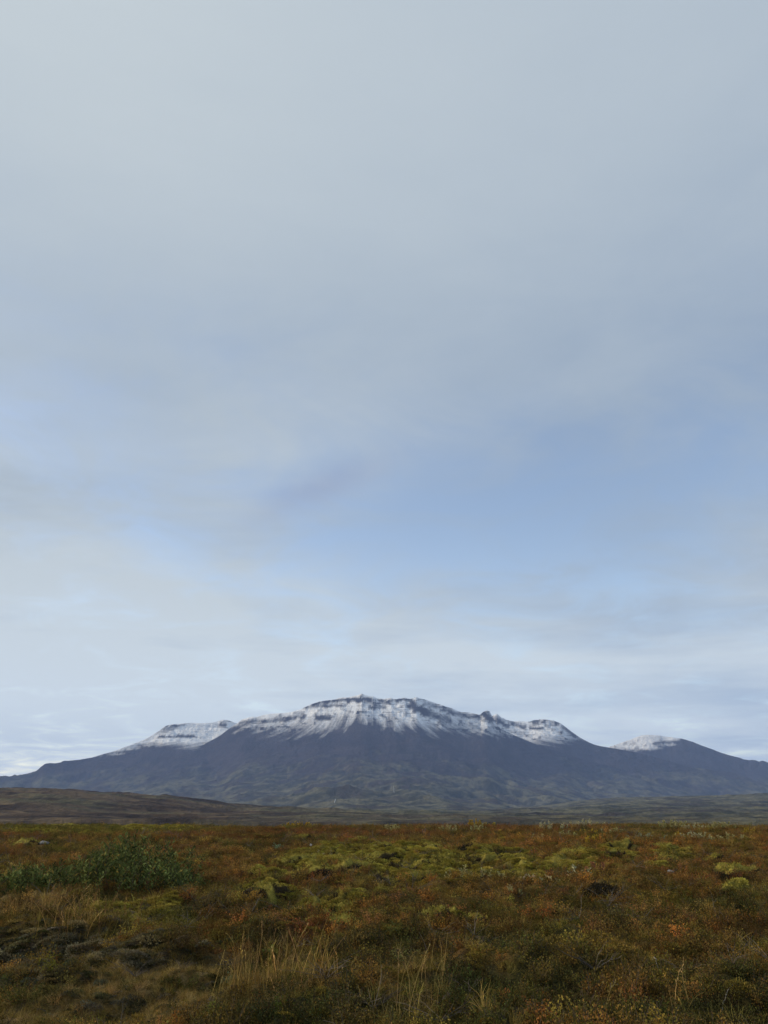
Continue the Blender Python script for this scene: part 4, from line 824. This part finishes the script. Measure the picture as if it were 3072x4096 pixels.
for i, q in enumerate([
 (985, 3985, 90, 44, .50, 'tall dry grass clump at the left end of the foreground stand', 0, .03), (1075, 3970, 110, 46, .46, 'densest tall grass in the middle of the foreground stand', 0, 0), (1165, 3950, 90, 30, .46, 'tall grass with pale nodding heads right of the densest clump', 0, 0),
 (1240, 3985, 60, 14, .56, 'few very tall reddish stalks at the right of the foreground stand', 1, .02), (1335, 3945, 50, 12, .40, 'thin grass clump apart on the right of the foreground stand', 0, 0),
 (1650, 4100, 90, 16, .62, 'sparse tall yellow stalks at the bottom edge right of centre', 2, 0), (1480, 4060, 30, 4, .40, 'two or three lone stalks left of the bottom yellow stalks', 2, .06),
 (300, 3745, 100, 40, .42, 'dry grass leaning over the eroded bank, left clump', 1, -.12), (375, 3712, 110, 40, .40, 'dry grass on the edge of the eroded bank, behind the leaning clump', 1, 0), (470, 3740, 110, 30, .25, 'low yellow-green grass on the bank edge right of the leaning clump', 3, 0),
 (25, 3688, 110, 50, .34, 'russet dry grass at the left edge below the thicket', 1, 0), (120, 3680, 120, 46, .34, 'russet dry grass below the thicket, second from the left edge', 1, 0), (215, 3660, 110, 36, .30, 'dry grass below the thicket, just left of the bank edge clumps', 1, 0), (560, 3660, 120, 30, .24, 'low yellow-green grass below the right half of the thicket', 3, 0), (400, 3640, 110, 26, .28, 'thin brown grass against the foot of the thicket', 1, 0),
 (2430, 4030, 60, 5, .34, 'a few crossed stalks in the dark right foreground', 2, .1), (2720, 4060, 40, 4, .40, 'lone upright stalks in the right foreground', 2, .02), (2960, 3960, 60, 6, .30, 'thin stalks near the right edge of the foreground', 2, 0), (1760, 3990, 60, 7, .42, 'thin bent stalks above the dark green foreground patch', 2, .03), (860, 4030, 70, 14, .22, 'short grey-green grass left of the tall stand', 3, 0),
 ]):
    tall_grass(q[0], q[1], q[2] * 1.35, q[3], q[4], q[5], i, [(.30, .21, .075), (.30, .19, .068), (.33, .25, .09), (.22, .185, .055)][q[6]], q[7])

# ------------------------------------------------------------------ bleached branches
def branch(paths, label, k, r=.007, lift=.06, mat=None):
    b0 = np.array(at(*paths[0][0])); e = empty('dead_branch', tuple(b0), label, 'branch', 'dead branches on the heath')
    for p in paths:
        g = Geo(); W = []
        for j, (u, v) in enumerate(p):
            q = np.array(at(u, v)) - b0; q[2] += lift * (.4 + math.sin(math.pi * j / (len(p) - 1))); W.append(q)
        W = np.array(W); t = np.linspace(0, 1, len(W)); tt = np.linspace(0, 1, 4 * len(W)); S = np.stack([np.interp(tt, t, W[:, a]) for a in range(3)], -1); S[1:-1] = (S[:-2] + S[1:-1] * 2 + S[2:]) / 4
        S += np.random.default_rng(1800 + k).normal(size=S.shape) * .006
        tube(g, S, r, r * .4, 0, 5); g.obj('twig', [M_DEADWOOD], e, smooth=True)
branch([[(1828, 3738), (1842, 3726), (1858, 3722), (1872, 3730), (1884, 3722), (1898, 3728)], [(1850, 3726), (1866, 3734), (1888, 3736)], [(1860, 3722), (1880, 3718), (1902, 3730)]], 'curled bleached branch lying right of the middle, below the narrow moss ridge', 0, .005, .07)
branch([[(1765, 3790), (1790, 3806), (1830, 3812), (1870, 3816)], [(1800, 3808), (1825, 3802)]], 'long thin grey branch bowed along the ground below the curled one', 1, .005)
branch([[(1585, 3836), (1612, 3850), (1640, 3852), (1660, 3842)], [(1600, 3842), (1578, 3862), (1560, 3866)]], 'forked grey twig right of the tall grass', 2, .005)
branch([[(2320, 3802), (2350, 3818), (2375, 3830)]], 'short straight grey stick in the right foreground', 3, .005)
branch([[(2610, 3870), (2630, 3890), (2640, 3905)], [(2645, 3855), (2660, 3875)]], 'pair of pale twigs crossing in the right foreground', 4, .006)
branch([[(2800, 3900), (2840, 3885), (2880, 3876), (2920, 3878)], [(2820, 3893), (2805, 3872)]], 'grey branch arching near the right edge of the foreground', 5, .006)
branch([[(2425, 3985), (2460, 3972), (2500, 3960)]], 'thin pale stick at the bottom right of centre', 6, .005)
branch([[(2860, 4060), (2890, 4045), (2920, 4030), (2950, 4000)], [(2885, 4050), (2930, 4058)]], 'forked brown-grey branch in the bottom right corner', 7, .006)
def upright_twig(px, py, h, label):
    loc = np.array(at(px, py)); e = empty('dead_branch', tuple(loc), label, 'branch', 'dead branches on the heath')
    for d in ((.10, 0, 1), (-.22, 0, .9)):
        g = Geo(); tube(g, np.array(d) * h * np.linspace(0, 1, 4)[:, None] + [0, 0, -.02], .008, .004, 0, 5); g.obj('twig', [M_DEADWOOD], e, smooth=True)
upright_twig(1698, 3352, .26, 'forked pale twig standing up near the crest at the middle')
# ------------------------------------------------------------------ stones
def stone(px, py, w_, h, label, k, c=None):
    loc = np.array(at(px, py)); rg = np.random.default_rng(1900 + k); nu, nv = 14, 8; U = np.linspace(0, 2 * np.pi, nu, endpoint=False)[None]; W = np.linspace(-np.pi / 2 + .02, np.pi / 2 - .02, nv)[:, None]
    d = np.stack([np.cos(U) * np.cos(W), np.sin(U) * np.cos(W), np.broadcast_to(np.sin(W), (nv, nu))], -1); r_ = 1 + .35 * fbm(d[..., 0] * 1.6 + k, d[..., 1] * 1.6 + d[..., 2], 3, 1910)
    V = (d * r_[..., None] * [w_ / 2, w_ / 2.4, h / 2]).reshape(-1, 3); o = mesh_obj('stone', V, grid_faces(nv, nu, wrap=True), c or M_STONE, smooth=False); o.location = loc + [0, 0, h * .35 + .06]; tag(o, label, 'stone', 'stones on the heath')
M_GREYSTONE = plainmat('grey_stone', (.13, .125, .12), (.26, .25, .24), 25)
stone(1520, 3404, .055, .06, 'small white stone at the upper edge of the moss field', 0)
stone(1242, 3416, .05, .05, 'small white stone above the pair of straw-coloured shrubs', 1)
stone(2227, 3432, .05, .06, 'small white stone right of the reddish patch on the right half', 2)
stone(2682, 3502, .11, .05, 'flat grey-white stone right of the thin moss strip', 3)
stone(2772, 3562, .06, .045, 'small grey-white stone below the red patch near the right edge', 6)
stone(172, 3394, .22, .10, 'grey stone against the round moss cushion at the left edge', 7, M_GREYSTONE)

# ------------------------------------------------------------------ waterfalls on the foot of the mountain
def waterfall(pts, wid, label):
    P = []
    for u, v in pts:
        az, te = px_to_angles(u, v); r = np.linspace(2300, 6200, 3900); z = far_height(np.full_like(r, az), r)[0]; hit = np.nonzero(z > EYE + r * te)[0]; i = hit[0] if len(hit) else 2000
        P.append((r[i] * math.sin(az), r[i] * math.cos(az), z[i]))
    P = np.array(P); g = Geo(); n = len(P); wv = np.array([wid, 0, 0]); front = np.array([0, -3.0, 1.2]); V = np.concatenate([P - wv + front, P + front * 1.6, P + wv + front, P + [0, 6, -2]]); F = []
    for i in range(n - 1):
        for a, b in ((0, 1), (1, 2), (2, 3), (3, 0)): q = [a * n + i, b * n + i, b * n + i + 1, a * n + i + 1]; F += [[q[0], q[1], q[2]], [q[0], q[2], q[3]]]
    g.add(V, F, .5); o = g.obj('waterfall', [M_FOAM], smooth=True); tag(o, label, kind='structure')
M_FOAM = plainmat('white_water', (.40, .42, .44), (.6, .62, .64), .2, .5)
waterfall([(1342, 3198), (1341, 3203), (1339, 3208), (1338, 3213)], .9, 'thin white waterfall low on the mountain foot, the left one')
waterfall([(1573, 3146), (1574, 3152), (1576, 3158), (1575, 3165), (1577, 3172)], .4, 'faint thread of white water on the mountain foot, the right one')
